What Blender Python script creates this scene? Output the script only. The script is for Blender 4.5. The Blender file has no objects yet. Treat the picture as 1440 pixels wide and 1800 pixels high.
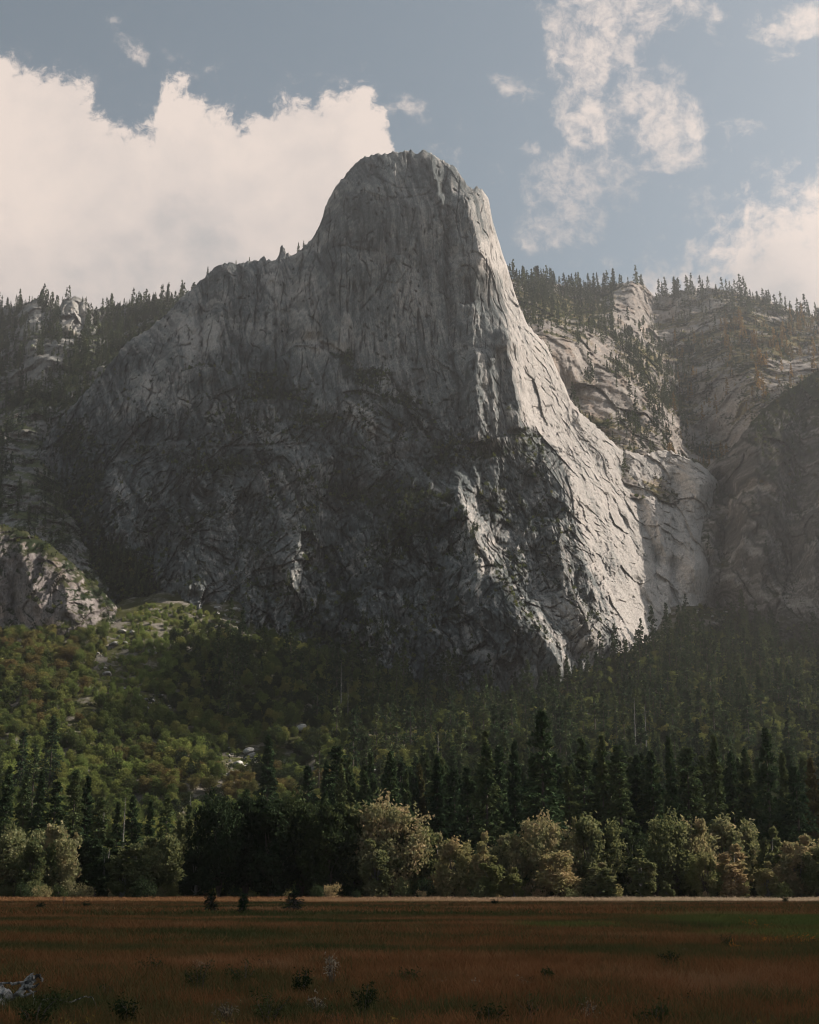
import bpy, math, random
import numpy as np
from mathutils import Vector
SUN_E = 5.0; EXPO = 1.03; HAZE = 9.5e-5; HAZE_G = .82; SKY_SAT = .6; SKY_VAL = 1.0; CLOUD_VAL = 11.5
R = math.radians
random.seed(7)
rng = np.random.default_rng(11)
SC = bpy.context.scene
COL = SC.collection
# ------------------------------------------------------------------ camera geometry
F = 2425.0; PITCH = math.atan((1573 - 900) / F); CZ = 1.7
CP, SP = math.cos(PITCH), math.sin(PITCH)
def P(px, py, Y):
    """point that stands at ground distance Y in the direction read off the photograph"""
    px = np.asarray(px, float); py = np.asarray(py, float); Y = np.asarray(Y, float)
    u = (px - 720) / F; v = (900 - py) / F
    dy = CP - SP * v; dz = SP + CP * v
    s = Y / dy
    return np.stack(np.broadcast_arrays(u * s, Y, dz * s + CZ), -1)
def proj(p):
    x, y, z = p[..., 0], p[..., 1], p[..., 2] - CZ
    f = np.maximum(y * CP + z * SP, 1e-3)
    return 720 + F * x / f, 900 - F * (z * CP - y * SP) / f
def Xat(px, Y, py=1500): return float(P(px, py, Y)[0])
# ------------------------------------------------------------------ sun
SUN_AZ, SUN_EL = R(70), R(36)          # azimuth from +Y towards +X
SDIR = np.array([math.sin(SUN_AZ) * math.cos(SUN_EL), math.cos(SUN_AZ) * math.cos(SUN_EL), math.sin(SUN_EL)])
# ------------------------------------------------------------------ numpy noise
_pr = np.random.default_rng(5)
PERM = _pr.permutation(256); PERM = np.concatenate([PERM, PERM, PERM])
GA = _pr.random(256) * 2 * np.pi; GX = np.cos(GA); GY = np.sin(GA)
RV = _pr.random((256, 4))
def gn(x, y, seed=0):
    x = x + seed * 37.17; y = y + seed * 91.73
    xf = np.floor(x); yf = np.floor(y); fx = x - xf; fy = y - yf
    xi = xf.astype(np.int64) & 255; yi = yf.astype(np.int64) & 255
    u = fx * fx * fx * (fx * (fx * 6 - 15) + 10); v = fy * fy * fy * (fy * (fy * 6 - 15) + 10)
    def g(ix, iy, dx, dy):
        h = PERM[PERM[ix & 255] + (iy & 255)]
        return GX[h] * dx + GY[h] * dy
    a = g(xi, yi, fx, fy); b = g(xi + 1, yi, fx - 1, fy); c = g(xi, yi + 1, fx, fy - 1); d = g(xi + 1, yi + 1, fx - 1, fy - 1)
    return ((a + (b - a) * u) * (1 - v) + (c + (d - c) * u) * v) * 1.5
def fbm(x, y, oct=4, gain=.5, seed=0):
    s = 0; a = 1; f = 1
    for o in range(oct):
        s = s + a * gn(x * f, y * f, seed + o * 3); a *= gain; f *= 2.03
    return s
def ridged(x, y, oct=3, seed=0):
    s = 0; a = 1; f = 1
    for o in range(oct):
        s = s + a * (1 - np.abs(gn(x * f, y * f, seed + o * 3)) * 2); a *= .5; f *= 2.1
    return s
def facet(x, y, seed=0, tilt=1.0, crack=.0):
    """angular blocks: every cell is a little plane of its own"""
    x = x + seed * 17.3; y = y + seed * 5.1
    xf = np.floor(x); yf = np.floor(y)
    best = np.full(x.shape, 9.0); sec = np.full(x.shape, 9.0); val = np.zeros(x.shape)
    for i in (-1, 0, 1):
        for j in (-1, 0, 1):
            cx = (xf + i).astype(np.int64); cy = (yf + j).astype(np.int64)
            h = PERM[PERM[(cx + seed * 7) & 255] + (cy & 255)]
            dx = x - (cx + RV[h, 0]); dy = y - (cy + RV[h, 1])
            d = np.sqrt(dx * dx + dy * dy)
            v = (RV[h, 2] - .5) + tilt * ((RV[(h + 91) & 255, 3] - .5) * dx * 2 + (RV[(h + 37) & 255, 2] - .5) * dy * 2)
            m = d < best
            sec = np.where(m, best, np.minimum(sec, d)); val = np.where(m, v, val); best = np.where(m, d, best)
    if crack: val = val - crack * np.exp(-((sec - best) / .07) ** 2)
    return val
def sstep(a, b, x):
    t = np.clip((x - a) / (b - a), 0, 1); return t * t * (3 - 2 * t)
def lut(pts):
    p = np.array(pts, float); return lambda x: np.interp(x, p[:, 0], p[:, 1])
def rbf(ctrl, vals, smooth=1e-3):
    c = np.asarray(ctrl, float); v = np.asarray(vals, float); sc = 300.0; c = c / sc; n = len(c)
    def k(r): return np.where(r > 1e-9, r * r * np.log(np.maximum(r, 1e-9)), 0)
    d = np.linalg.norm(c[:, None] - c[None], axis=-1)
    A = np.zeros((n + 3, n + 3)); A[:n, :n] = k(d) + np.eye(n) * smooth
    A[:n, n] = 1; A[:n, n + 1:] = c; A[n, :n] = 1; A[n + 1:, :n] = c.T
    w = np.linalg.solve(A, np.concatenate([v, [0, 0, 0]]))
    def f(x, y):
        x = np.asarray(x, float) / sc; y = np.asarray(y, float) / sc; sh = x.shape; x = x.ravel(); y = y.ravel()
        out = w[n] + w[n + 1] * x + w[n + 2] * y
        for i in range(n): out = out + w[i] * k(np.hypot(x - c[i, 0], y - c[i, 1]))
        return out.reshape(sh)
    return f
def bilin(G, x0, x1, y0, y1, x, y):
    ny, nx = G.shape
    fx = np.clip((x - x0) / (x1 - x0) * (nx - 1), 0, nx - 1.001); fy = np.clip((y - y0) / (y1 - y0) * (ny - 1), 0, ny - 1.001)
    i = fx.astype(int); j = fy.astype(int); a = fx - i; b = fy - j
    return (G[j, i] * (1 - a) + G[j, i + 1] * a) * (1 - b) + (G[j + 1, i] * (1 - a) + G[j + 1, i + 1] * a) * b
def coarse(f, x0, x1, y0, y1, nx=160, ny=130):
    gx, gy = np.meshgrid(np.linspace(x0, x1, nx), np.linspace(y0, y1, ny)); G = f(gx, gy)
    return lambda x, y: bilin(G, x0, x1, y0, y1, x, y)
def polydist(pts, x, y):
    """signed distance (positive on the right of a line drawn top to bottom) and position along a polyline"""
    p = np.array(pts, float); best = np.full(x.shape, 1e9); sg = np.ones(x.shape); al = np.zeros(x.shape)
    L = np.linalg.norm(np.diff(p, axis=0), axis=1); cum = np.concatenate([[0], np.cumsum(L)])
    for i in range(len(p) - 1):
        ax, ay = p[i]; bx, by = p[i + 1]; dx, dy = bx - ax, by - ay
        t = np.clip(((x - ax) * dx + (y - ay) * dy) / (L[i] ** 2 + 1e-9), 0, 1)
        qx = x - ax - t * dx; qy = y - ay - t * dy; d = np.hypot(qx, qy); m = d < best
        best = np.where(m, d, best); sg = np.where(m, np.sign(qx * dy - qy * dx + 1e-9), sg); al = np.where(m, (cum[i] + t * L[i]) / cum[-1], al)
    return best * sg, al
def feat(Y, px, py, kind, pts, amp, wl, wr=None, fade=.12):
    """ridge: crest towards the viewer; gully: negative amp; step: left/upper side stands proud by amp"""
    wr = wr or wl; p = np.array(pts, float); m = max(wl, wr) * (1.05 if kind == 'ridge' else 3)
    box = (px > p[:, 0].min() - m) & (px < p[:, 0].max() + m) & (py > p[:, 1].min() - m) & (py < p[:, 1].max() + m)
    if not box.any(): return
    x = px[box]; y = py[box]
    d, al = polydist(pts, x + gn(x / 16, y / 22, 3) * 5 + gn(x / 5, y / 9, 4) * 1.8, y)
    if kind == 'ridge': pr = np.where(d < 0, np.maximum(0, 1 + d / wl), np.maximum(0, 1 - d / wr))
    else: pr = np.where(d < 0, np.exp(d / wl), np.where(d < 1.2, 1 - np.maximum(d, 0) / 1.2, 0))
    pr = pr * sstep(0, fade, al) * sstep(0, fade, 1 - al)
    Y[box] -= amp * pr
# ------------------------------------------------------------------ mesh helpers
def link(o, parent=None):
    COL.objects.link(o)
    if parent: o.parent = parent
    return o
def raw_mesh(name, V, Fc, mats=(), smooth=False, midx=None):
    V = np.asarray(V, np.float32); Fc = np.asarray(Fc, np.int32); me = bpy.data.meshes.new(name)
    k = Fc.shape[1]; me.vertices.add(len(V)); me.vertices.foreach_set('co', V.ravel())
    me.loops.add(Fc.size); me.loops.foreach_set('vertex_index', Fc.ravel())
    me.polygons.add(len(Fc)); me.polygons.foreach_set('loop_start', np.arange(0, Fc.size, k, dtype=np.int32))
    me.polygons.foreach_set('loop_total', np.full(len(Fc), k, np.int32))
    for m in mats: me.materials.append(m)
    if midx is not None: me.polygons.foreach_set('material_index', np.asarray(midx, np.int32))
    me.polygons.foreach_set('use_smooth', np.full(len(Fc), smooth, bool))
    me.update(calc_edges=True); return me
def fattr(me, name, a):
    at = me.attributes.new(name, 'FLOAT', 'POINT'); at.data.foreach_set('value', np.asarray(a, np.float32).ravel())
def grid_faces(ny, nx, off=0):
    i = (np.arange(ny - 1)[:, None] * nx + np.arange(nx - 1)[None]).ravel() + off
    return np.stack([i, i + 1, i + nx + 1, i + nx], 1)
def tag(o, label=None, cat=None, group=None, kind=None):
    if label: o['label'] = label
    if cat: o['category'] = cat
    if group: o['group'] = group
    if kind: o['kind'] = kind
    return o
def normals_of(Pn):
    du = np.gradient(Pn, axis=1); dv = np.gradient(Pn, axis=0); n = np.cross(du, dv)
    n /= np.linalg.norm(n, axis=-1, keepdims=True) + 1e-9
    return np.where(n[..., 1:2] > 0, -n, n)
# ------------------------------------------------------------------ material helpers
class NT:
    def __init__(s, tree): s.t = tree; s.n = tree.nodes; s.l = tree.links
    def new(s, ty, **kw):
        n = s.n.new(ty)
        for k, v in kw.items():
            if k.startswith('i_'):
                key = k[2:]; n.inputs[int(key) if key.isdigit() else key.replace('_', ' ')].default_value = v
            else: setattr(n, k, v)
        return n
    def L(s, a, b): s.l.new(a, b)
    def put(s, inp, v):
        if isinstance(v, bpy.types.NodeSocket): s.L(v, inp)
        else: inp.default_value = v
    def math(s, op, a, b=None, c=None, clamp=False):
        n = s.n.new('ShaderNodeMath'); n.operation = op; n.use_clamp = clamp
        for i, v in enumerate((a, b, c)):
            if v is not None: s.put(n.inputs[i], v)
        return n.outputs[0]
    def vmath(s, op, a, b=None):
        n = s.n.new('ShaderNodeVectorMath'); n.operation = op
        for i, v in enumerate((a, b)):
            if v is not None: s.put(n.inputs[i], v)
        return n.outputs['Value'] if op in ('DOT_PRODUCT', 'LENGTH') else n.outputs[0]
    def noise(s, vec, scale, detail=5, rough=.55, dist=0.):
        n = s.n.new('ShaderNodeTexNoise'); s.put(n.inputs['Vector'], vec)
        n.inputs['Scale'].default_value = scale; n.inputs['Detail'].default_value = detail; n.inputs['Roughness'].default_value = rough; n.inputs['Distortion'].default_value = dist
        return n.outputs['Fac']
    def mapr(s, v, a, b, c=0., d=1., smooth=False):
        n = s.n.new('ShaderNodeMapRange'); n.interpolation_type = 'SMOOTHSTEP' if smooth else 'LINEAR'
        for i, x in enumerate((v, a, b, c, d)): s.put(n.inputs[i], x)
        return n.outputs[0]
    def mix(s, f, a, b, ty='MIX'):
        n = s.n.new('ShaderNodeMix'); n.data_type = 'RGBA'; n.blend_type = ty
        s.put(n.inputs[0], f)
        for i, v in ((6, a), (7, b)):
            if isinstance(v, tuple) and len(v) == 3: v = v + (1,)
            s.put(n.inputs[i], v)
        return n.outputs[2]
    def ramp(s, f, stops, interp='LINEAR'):
        n = s.n.new('ShaderNodeValToRGB'); cr = n.color_ramp; cr.interpolation = interp
        while len(cr.elements) > 1: cr.elements.remove(cr.elements[-1])
        for i, (p, c) in enumerate(stops):
            e = cr.elements[0] if i == 0 else cr.elements.new(p)
            e.position = p; e.color = c + (1,) if len(c) == 3 else c
        s.put(n.inputs[0], f); return n.outputs[0]
def new_mat(name):
    m = bpy.data.materials.new(name); m.use_nodes = True; m.node_tree.nodes.clear()
    T = NT(m.node_tree); out = T.new('ShaderNodeOutputMaterial'); return m, T, out
def rock_mat(name, c_dark, c_mid, c_pale, warm=(.36, .30, .25), dirt=.5, vs=1.0):
    """colour of the stone is worked out per vertex (streaks, stains, lichen, painted sun, shade and haze); the shader adds fine grain"""
    m, T, out = new_mat(name)
    at = T.new('ShaderNodeAttribute', attribute_name='stone').outputs['Color']; pos = T.new('ShaderNodeNewGeometry').outputs['Position']
    n = T.noise(T.vmath('MULTIPLY', pos, (1, .6, .35)), .75, 4, .7)
    col = T.mix(1.0, at, T.ramp(n, [(.3, (.62, .62, .62)), (.7, (1.35, 1.35, 1.35))]), 'MULTIPLY')
    b = T.new('ShaderNodeBump'); b.inputs['Strength'].default_value = .8; b.inputs['Distance'].default_value = 1.6; T.put(b.inputs['Height'], n)
    d = T.new('ShaderNodeBsdfDiffuse', i_Roughness=.5); T.put(d.inputs['Color'], col); T.L(b.outputs[0], d.inputs['Normal'])
    T.L(d.outputs[0], out.inputs[0]); m['pal'] = list(c_dark + c_mid + c_pale + warm); m['dirt'] = dirt; m['vs'] = vs
    return m
def stone_colour(m, W, pl, vg, crack, seed):
    X, Y, Z = W[..., 0], W[..., 1], W[..., 2]; S = X + (.45 if 'zm' not in m else .1) * Y; Z = Z + m.get('zm', 0) * Y; vs = m['vs']
    pal = np.array(m['pal']).reshape(4, 3); cd, cm, cp_, cw = pal
    st1 = fbm(S / 7, Z / (90 * vs), 4, .6, seed + 60); st2 = fbm(S / 1.9, Z / (60 * vs), 3, .75, seed + 61); big = fbm(S / 70, Z / 90, 4, .55, seed + 62); sm = fbm(S / 5, Z / 6, 4, .7, seed + 63)
    cell = facet(S / 13, Z / (55 * vs), seed + 70, 0) * .30 + facet(S / 5.2, Z / (20 * vs), seed + 71, 0) * .20
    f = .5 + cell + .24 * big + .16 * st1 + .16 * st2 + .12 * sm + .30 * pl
    f = np.clip(f, 0, 1)[..., None]
    c = np.where(f < .5, cd + (cm - cd) * f * 2, cm + (cp_ - cm) * (f - .5) * 2)
    wm = (.45 * sstep(.15, .7, fbm(S / 26, Z / 50, 4, .55, seed + 64)))[..., None]; c = c * (1 - wm) + cw * c.mean(-1, keepdims=True) / cw.mean() * wm
    dk = m['dirt'] * sstep(.05, .75, fbm(S / 9, Z / (150 * vs), 4, .65, seed + 65) + .5 * fbm(S / 60, Z / 60, 2, .5, seed + 66))
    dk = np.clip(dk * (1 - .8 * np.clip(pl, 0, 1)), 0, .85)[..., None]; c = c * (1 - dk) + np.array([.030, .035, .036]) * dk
    c = c * (1 - .75 * np.clip(crack, 0, 1))[..., None]
    vm = sstep(.42, .62, vg + .35 * fbm(S / 6, Z / 6, 4, .6, seed + 67))[..., None]; t = sstep(-.4, .5, fbm(S / 30, Z / 30, 3, .5, seed + 68))[..., None]
    vc = np.array([.026, .036, .018]) * (1 - t) + np.array(m.get('grassy', [.06, .062, .03])) * t
    return c * (1 - vm) + vc * vm
def leaf_mat(name, stops, trans=.28, nscale=.25, spread=.55):
    """foliage: every plant its own tint, lighter and darker clumps inside it"""
    m, T, out = new_mat(name); oi = T.new('ShaderNodeObjectInfo'); tc = T.new('ShaderNodeNewGeometry')
    n = T.noise(tc.outputs['Position'], nscale, 3, .6)
    f = T.math('ADD', T.math('MULTIPLY', oi.outputs['Random'], spread), T.math('MULTIPLY', n, 1 - spread)); f = T.math('ADD', f, T.math('MULTIPLY', T.math('SUBTRACT', n, .5), .7))
    col = T.ramp(f, stops)
    d = T.new('ShaderNodeBsdfDiffuse'); t = T.new('ShaderNodeBsdfTranslucent'); T.put(d.inputs[0], col)
    T.put(t.inputs[0], T.mix(.5, col, (.28, .27, .10), 'MIX') if trans > .22 else col)
    mx = T.new('ShaderNodeMixShader', i_0=trans); T.L(d.outputs[0], mx.inputs[1]); T.L(t.outputs[0], mx.inputs[2]); T.L(mx.outputs[0], out.inputs[0]); return m
def plain_mat(name, c1, c2, scale=3., rough=.8, bump=.3, stretch=(1, 1, 1)):
    m, T, out = new_mat(name); tc = T.new('ShaderNodeTexCoord'); v = T.vmath('MULTIPLY', tc.outputs['Object'], stretch)
    n = T.noise(v, scale, 6, .65); b = T.new('ShaderNodeBump', i_Strength=bump, i_Distance=.03); T.L(n, b.inputs['Height'])
    p = T.new('ShaderNodeBsdfPrincipled', i_Roughness=rough); T.L(T.mix(T.mapr(n, .42, .58), c1, c2), p.inputs['Base Color']); T.L(b.outputs[0], p.inputs['Normal']); T.L(p.outputs[0], out.inputs[0]); return m

M_bark = plain_mat('bark', (.055, .042, .034), (.10, .08, .065), 2., .9, .6, (1, 1, .2))
M_greybark = plain_mat('grey_bark', (.10, .095, .085), (.22, .21, .19), 3., .9, .6, (1, 1, .2))
M_conifer = leaf_mat('conifer_needles', [(.2, (.024, .044, .022)), (.5, (.050, .080, .036)), (.85, (.115, .135, .055))], .15)
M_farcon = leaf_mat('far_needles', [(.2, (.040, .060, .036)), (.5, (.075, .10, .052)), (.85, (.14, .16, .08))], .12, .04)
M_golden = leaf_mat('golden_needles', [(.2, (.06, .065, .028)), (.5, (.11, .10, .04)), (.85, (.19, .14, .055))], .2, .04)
M_gold_far = leaf_mat('far_golden_needles', [(.2, (.16, .12, .05)), (.5, (.28, .18, .06)), (.85, (.40, .25, .09))], .2, .04)  # far needles coloured orange to paint in warm sunlight
M_cotton = leaf_mat('cottonwood_leaves', [(.2, (.050, .070, .032)), (.45, (.12, .14, .068)), (.65, (.22, .215, .12)), (.85, (.34, .255, .15))], .3, .22)
M_autumn = leaf_mat('autumn_leaves', [(.2, (.12, .14, .055)), (.5, (.27, .24, .12)), (.8, (.42, .29, .17))], .3, .22)
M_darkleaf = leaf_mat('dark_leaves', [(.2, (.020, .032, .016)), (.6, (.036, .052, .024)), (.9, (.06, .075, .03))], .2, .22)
M_oak = leaf_mat('oak_leaves', [(.15, (.028, .050, .018)), (.42, (.070, .110, .030)), (.60, (.145, .185, .048)), (.9, (.21, .19, .06))], .25, .02, .6)
M_brownoak = leaf_mat('turning_oak_leaves', [(.2, (.06, .072, .026)), (.5, (.115, .092, .036)), (.85, (.17, .112, .045))], .25, .03, .5)
M_bright = leaf_mat('fresh_leaves', [(.2, (.10, .15, .04)), (.5, (.18, .25, .06)), (.85, (.28, .28, .08))], .3, .05)  # bright green growth, lightened further to paint in sun on the slope

# ------------------------------------------------------------------ rock sheets
SHEETS = {}
def cliff(name, mat, x0, x1, nx, ny, top, bot, ctrl, feats, detail, pale=None, veg=None, nb=12, back=90., tj=1.0, seed=0, cracks=()):
    px1 = np.linspace(x0, x1, nx); t = np.linspace(0, 1, ny)
    tp = top(px1) + tj * (gn(px1 / 7, px1 * 0 + seed, 1) * 3.0 + gn(px1 / 2.6, px1 * 0 + seed, 2) * 1.3); bt = bot(px1)
    px = np.broadcast_to(px1, (ny, nx)).copy(); py = bt[None] + (tp - bt)[None] * t[:, None]
    c = np.array(ctrl, float); y0, y1 = py.min() - 5, py.max() + 5
    f = coarse(rbf(c[:, :2], c[:, 2]), x0, x1, y0, y1)
    Y = f(px, py)
    for ft in feats: feat(Y, px, py, *ft)
    W = P(px, py, Y); dd, crk = detail(px, py, W); Y = Y - dd
    for pts_, wd_, dp_ in cracks:
        p_ = np.array(pts_, float); bx_ = (px > p_[:, 0].min() - 9) & (px < p_[:, 0].max() + 9) & (py > p_[:, 1].min() - 9) & (py < p_[:, 1].max() + 9)
        x_ = px[bx_]; y_ = py[bx_]; d_, al_ = polydist(pts_, x_ + gn(x_ / 9, y_ / 12, 31) * 4 + gn(x_ / 3.5, y_ / 5, 32) * 1.3, y_); k_ = np.exp(-(d_ / wd_) ** 2) * sstep(0, .08, al_) * sstep(0, .08, 1 - al_) * (.65 + .6 * gn(x_ / 8, y_ / 12, 33)); Y[bx_] += dp_ * k_; crk[bx_] = np.maximum(crk[bx_], np.clip(k_ * 1.1, 0, .95))
    # the rim rolls over backwards
    rim = np.clip(1 - (py - tp[None]) / 10.0, 0, 1); Y = Y + rim ** 2 * 10
    W = P(px, py, Y)
    N = normals_of(W)
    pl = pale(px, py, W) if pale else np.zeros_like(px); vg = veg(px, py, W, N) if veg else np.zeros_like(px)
    Tt = W[-1]; ds = back * (np.arange(1, nb + 1) / nb) ** 1.5
    B = Tt[None] + np.stack([np.zeros(nb), ds, -ds * 1.1], 1)[:, None, :]
    B[..., 2] += fbm(B[..., 0] / 20, B[..., 1] / 20, 3) * 3
    A = np.concatenate([W, B], 0).reshape(-1, 3)
    me = raw_mesh(name, A, grid_faces(ny + nb, nx)[:, ::1], [mat], True)
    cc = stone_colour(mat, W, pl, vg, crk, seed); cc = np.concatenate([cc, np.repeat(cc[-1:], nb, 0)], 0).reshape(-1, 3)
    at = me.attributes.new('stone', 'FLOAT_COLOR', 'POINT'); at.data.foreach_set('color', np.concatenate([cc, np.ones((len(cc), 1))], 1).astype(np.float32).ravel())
    o = link(bpy.data.objects.new(name, me)); tag(o, kind='structure')
    SHEETS[name] = dict(W=W, N=N, px=px, py=py, veg=vg); return o
def ell(px, py, L):
    s = np.zeros_like(px)
    for x, y, rx, ry, a in L: s = s + a * np.exp(-(((px - x) / rx) ** 2 + ((py - y) / ry) ** 2) ** 1.5)
    return s
Q = 1.0     # mesh density
#-- the great monolith
top_main = lut([(60, 800), (100, 742), (140, 700), (185, 650), (225, 600), (262, 578), (300, 545), (322, 520), (342, 505), (368, 478), (384, 466), (404, 460), (410, 464), (425, 462), (440, 458),
    (455, 459), (458, 452), (466, 450), (468, 458), (485, 455), (491, 448), (493, 436), (496, 431), (501, 436), (503, 446), (515, 448), (530, 438), (545, 424), (558, 404), (565, 388), (572, 362), (586, 335), (600, 316),
    (615, 298), (633, 279), (660, 270), (688, 270), (690, 267), (700, 268), (716, 265), (722, 262), (728, 268), (734, 270), (737, 265), (746, 264), (758, 268), (770, 278), (790, 287), (802, 296), (812, 312), (820, 322), (830, 332), (834, 330), (838, 328), (846, 330), (852, 338),
    (860, 352), (865, 385), (873, 410), (880, 434), (892, 470), (903, 508), (916, 545), (930, 575), (945, 590), (962, 607), (975, 640), (990, 672), (1003, 702), (1020, 725), (1045, 745), (1070, 770), (1092, 790),
    (1130, 800), (1165, 790), (1185, 795), (1210, 806), (1240, 822), (1275, 860)])
bot_main = lut([(60, 1120), (150, 1130), (250, 1110), (330, 1110), (420, 1170), (560, 1210), (760, 1250), (900, 1275), (1000, 1250), (1100, 1220), (1200, 1190), (1275, 1180)])
ctrl_main = [
 (633, 279, 1650), (720, 262, 1640), (790, 287, 1640), (850, 345, 1665), (880, 434, 1690), (905, 508, 1712), (575, 370, 1665), (545, 424, 1690), (500, 446, 1740), (400, 462, 1770), (330, 515, 1800), (262, 578, 1820), (185, 650, 1850), (100, 742, 1850),
 (620, 350, 1612), (720, 340, 1596), (800, 350, 1600), (845, 400, 1618),
 (600, 450, 1606), (700, 450, 1578), (800, 450, 1570), (852, 450, 1582), (884, 470, 1650), (540, 500, 1640), (470, 500, 1705), (400, 530, 1715), (340, 570, 1730),
 (300, 640, 1700), (400, 600, 1668), (500, 600, 1618), (600, 600, 1570), (700, 600, 1550), (800, 600, 1540), (885, 600, 1538), (908, 600, 1566), (935, 600, 1612), (960, 625, 1660),
 (200, 700, 1760), (250, 750, 1660), (330, 750, 1590), (420, 740, 1555), (520, 730, 1525), (620, 730, 1500), (720, 740, 1492), (820, 745, 1484), (905, 740, 1486), (945, 740, 1545), (1000, 740, 1632),
 (110, 850, 1700), (180, 880, 1570), (260, 880, 1500), (360, 880, 1460), (480, 880, 1430), (600, 880, 1415), (720, 880, 1408), (800, 870, 1400), (880, 870, 1420), (950, 860, 1450), (1010, 850, 1500), (1080, 850, 1600), (1150, 850, 1670), (1180, 850, 1690), (1238, 850, 1650), (1275, 860, 1760),
 (200, 1000, 1450), (300, 1000, 1390), (450, 1000, 1362), (600, 1000, 1345), (730, 1000, 1335), (840, 1000, 1325), (930, 1000, 1345), (1020, 1000, 1390), (1080, 1000, 1455), (1130, 1000, 1515), (1178, 1000, 1572), (1228, 1000, 1545), (1275, 1000, 1700),
 (150, 1120, 1360), (300, 1120, 1300), (450, 1120, 1290), (600, 1120, 1275), (750, 1120, 1260), (880, 1120, 1252), (980, 1120, 1275), (1060, 1120, 1330), (1120, 1110, 1400), (1178, 1110, 1486), (1220, 1120, 1470), (1275, 1120, 1640),
 (330, 1200, 1250), (600, 1230, 1225), (900, 1230, 1225), (1050, 1220, 1270), (1200, 1190, 1420)]
feats_main = [
 ('ridge', [(832, 330), (843, 380), (858, 430), (876, 500), (886, 560), (893, 620)], 30, 60, 24, .05),
 ('ridge', [(888, 575), (894, 620), (904, 680), (913, 760)], 30, 20, 24, .05),
 ('ridge', [(832, 530), (834, 600), (836, 680), (838, 775)], 22, 26, 12, .04),
 ('ridge', [(840, 610), (842, 680), (843, 785)], 36, 30, 48, .08),
 ('ridge', [(862, 620), (868, 700), (872, 770)], 9, 8, 9),
 ('ridge', [(800, 825), (812, 900), (846, 960), (865, 1010), (890, 1052), (930, 1092), (962, 1135), (1004, 1200)], 40, 90, 30),
 ('ridge', [(806, 830), (806, 870), (812, 905)], 14, 12, 8), ('ridge', [(830, 800), (838, 840), (832, 880)], 12, 14, 9),
 ('ridge', [(930, 770), (985, 850), (1010, 930), (1030, 1010), (1050, 1090), (1078, 1170)], 34, 60, 38),
 ('ridge', [(960, 900), (985, 960), (1000, 1030), (1038, 1110), (1040, 1150)], 22, 40, 18),
 ('ridge', [(1010, 800), (1050, 880), (1075, 960), (1095, 1060)], 14, 34, 30),
 ('ridge', [(1080, 800), (1108, 860), (1140, 940), (1160, 1010)], -20, 40, 20),
 ('ridge', [(1140, 850), (1156, 900), (1170, 980), (1178, 1105)], 10, 22, 10),
 ('ridge', [(1060, 860), (1085, 900), (1112, 935)], -13, 14, 10), ('ridge', [(1115, 1010), (1135, 1060), (1150, 1100)], -12, 14, 10),
 ('ridge', [(1000, 715), (1030, 760), (1060, 800), (1078, 850)], 14, 16, 26),
 ('ridge', [(1184, 830), (1183, 900), (1181, 1000), (1184, 1100)], -12, 6, 40),
 ('ridge', [(780, 285), (783, 330), (790, 420), (792, 560), (800, 640)], -13, 9, 9),
 ('ridge', [(755, 270), (765, 320), (782, 370)], 12, 14, 10), ('ridge', [(810, 320), (835, 400), (850, 470)], 9, 14, 12),
 ('ridge', [(680, 300), (690, 420), (700, 560), (705, 640)], 7, 60, 50), ('ridge', [(610, 430), (612, 520), (606, 620)], 8, 30, 24),
 ('ridge', [(540, 430), (545, 520), (540, 600)], 16, 40, 30), ('ridge', [(520, 440), (512, 560), (500, 640)], -22, 18, 18),
 ('ridge', [(492, 440), (488, 520), (470, 640)], 16, 18, 14), ('ridge', [(468, 452), (455, 560), (440, 660)], -14, 12, 14),
 ('ridge', [(440, 460), (425, 560), (405, 660)], 14, 18, 14), ('ridge', [(404, 462), (388, 560), (362, 680)], 22, 24, 22),
 ('ridge', [(375, 480), (356, 560), (350, 660)], -14, 12, 12), ('ridge', [(335, 520), (320, 600), (298, 680), (285, 760)], 22, 26, 22),
 ('ridge', [(262, 590), (250, 680), (235, 760)], 18, 24, 18), ('ridge', [(220, 640), (200, 760), (175, 860)], -20, 22, 22), ('ridge', [(205, 800), (205, 880), (215, 960)], 16, 22, 18),
 ('step', [(590, 434), (612, 430), (622, 436), (650, 438), (664, 444)], -6, 10), ('step', [(560, 600), (582, 606), (604, 622), (612, 640)], -10, 20),
 ('step', [(480, 640), (520, 606), (562, 606), (610, 640), (660, 690), (720, 716), (790, 770)], 14, 40),
 ('step', [(300, 660), (360, 640), (420, 664), (470, 700), (530, 706)], 14, 34), ('step', [(600, 690), (640, 686), (672, 700)], -8, 14),
 ('step', [(250, 790), (340, 770), (420, 790), (520, 776), (640, 790), (720, 776)], 10, 40), ('step', [(700, 770), (760, 790), (830, 776), (900, 765), (960, 770)], 16, 36),
 ('ridge', [(800, 880), (830, 940), (838, 1010), (830, 1080)], 18, 22, 16), ('ridge', [(760, 900), (770, 1000), (780, 1120)], -16, 30, 24),
 ('ridge', [(700, 800), (720, 880), (716, 960), (700, 1040)], 20, 50, 40), ('ridge', [(520, 780), (524, 880), (520, 1000), (500, 1080)], 20, 60, 44),
 ('ridge', [(620, 840), (610, 940), (600, 1060)], -20, 40, 40), ('ridge', [(380, 900), (350, 980), (330, 1050)], 20, 50, 40), ('ridge', [(440, 860), (400, 960), (390, 1050)], -18, 36, 36),
 ('ridge', [(300, 860), (280, 960), (250, 1040)], -16, 30, 30), ('ridge', [(880, 900), (930, 980), (960, 1060)], -18, 36, 30),
 ('ridge', [(940, 1100), (975, 1150), (985, 1200)], 16, 20, 10), ('ridge', [(840, 1060), (850, 1130), (870, 1200)], 12, 26, 20)]
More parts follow.
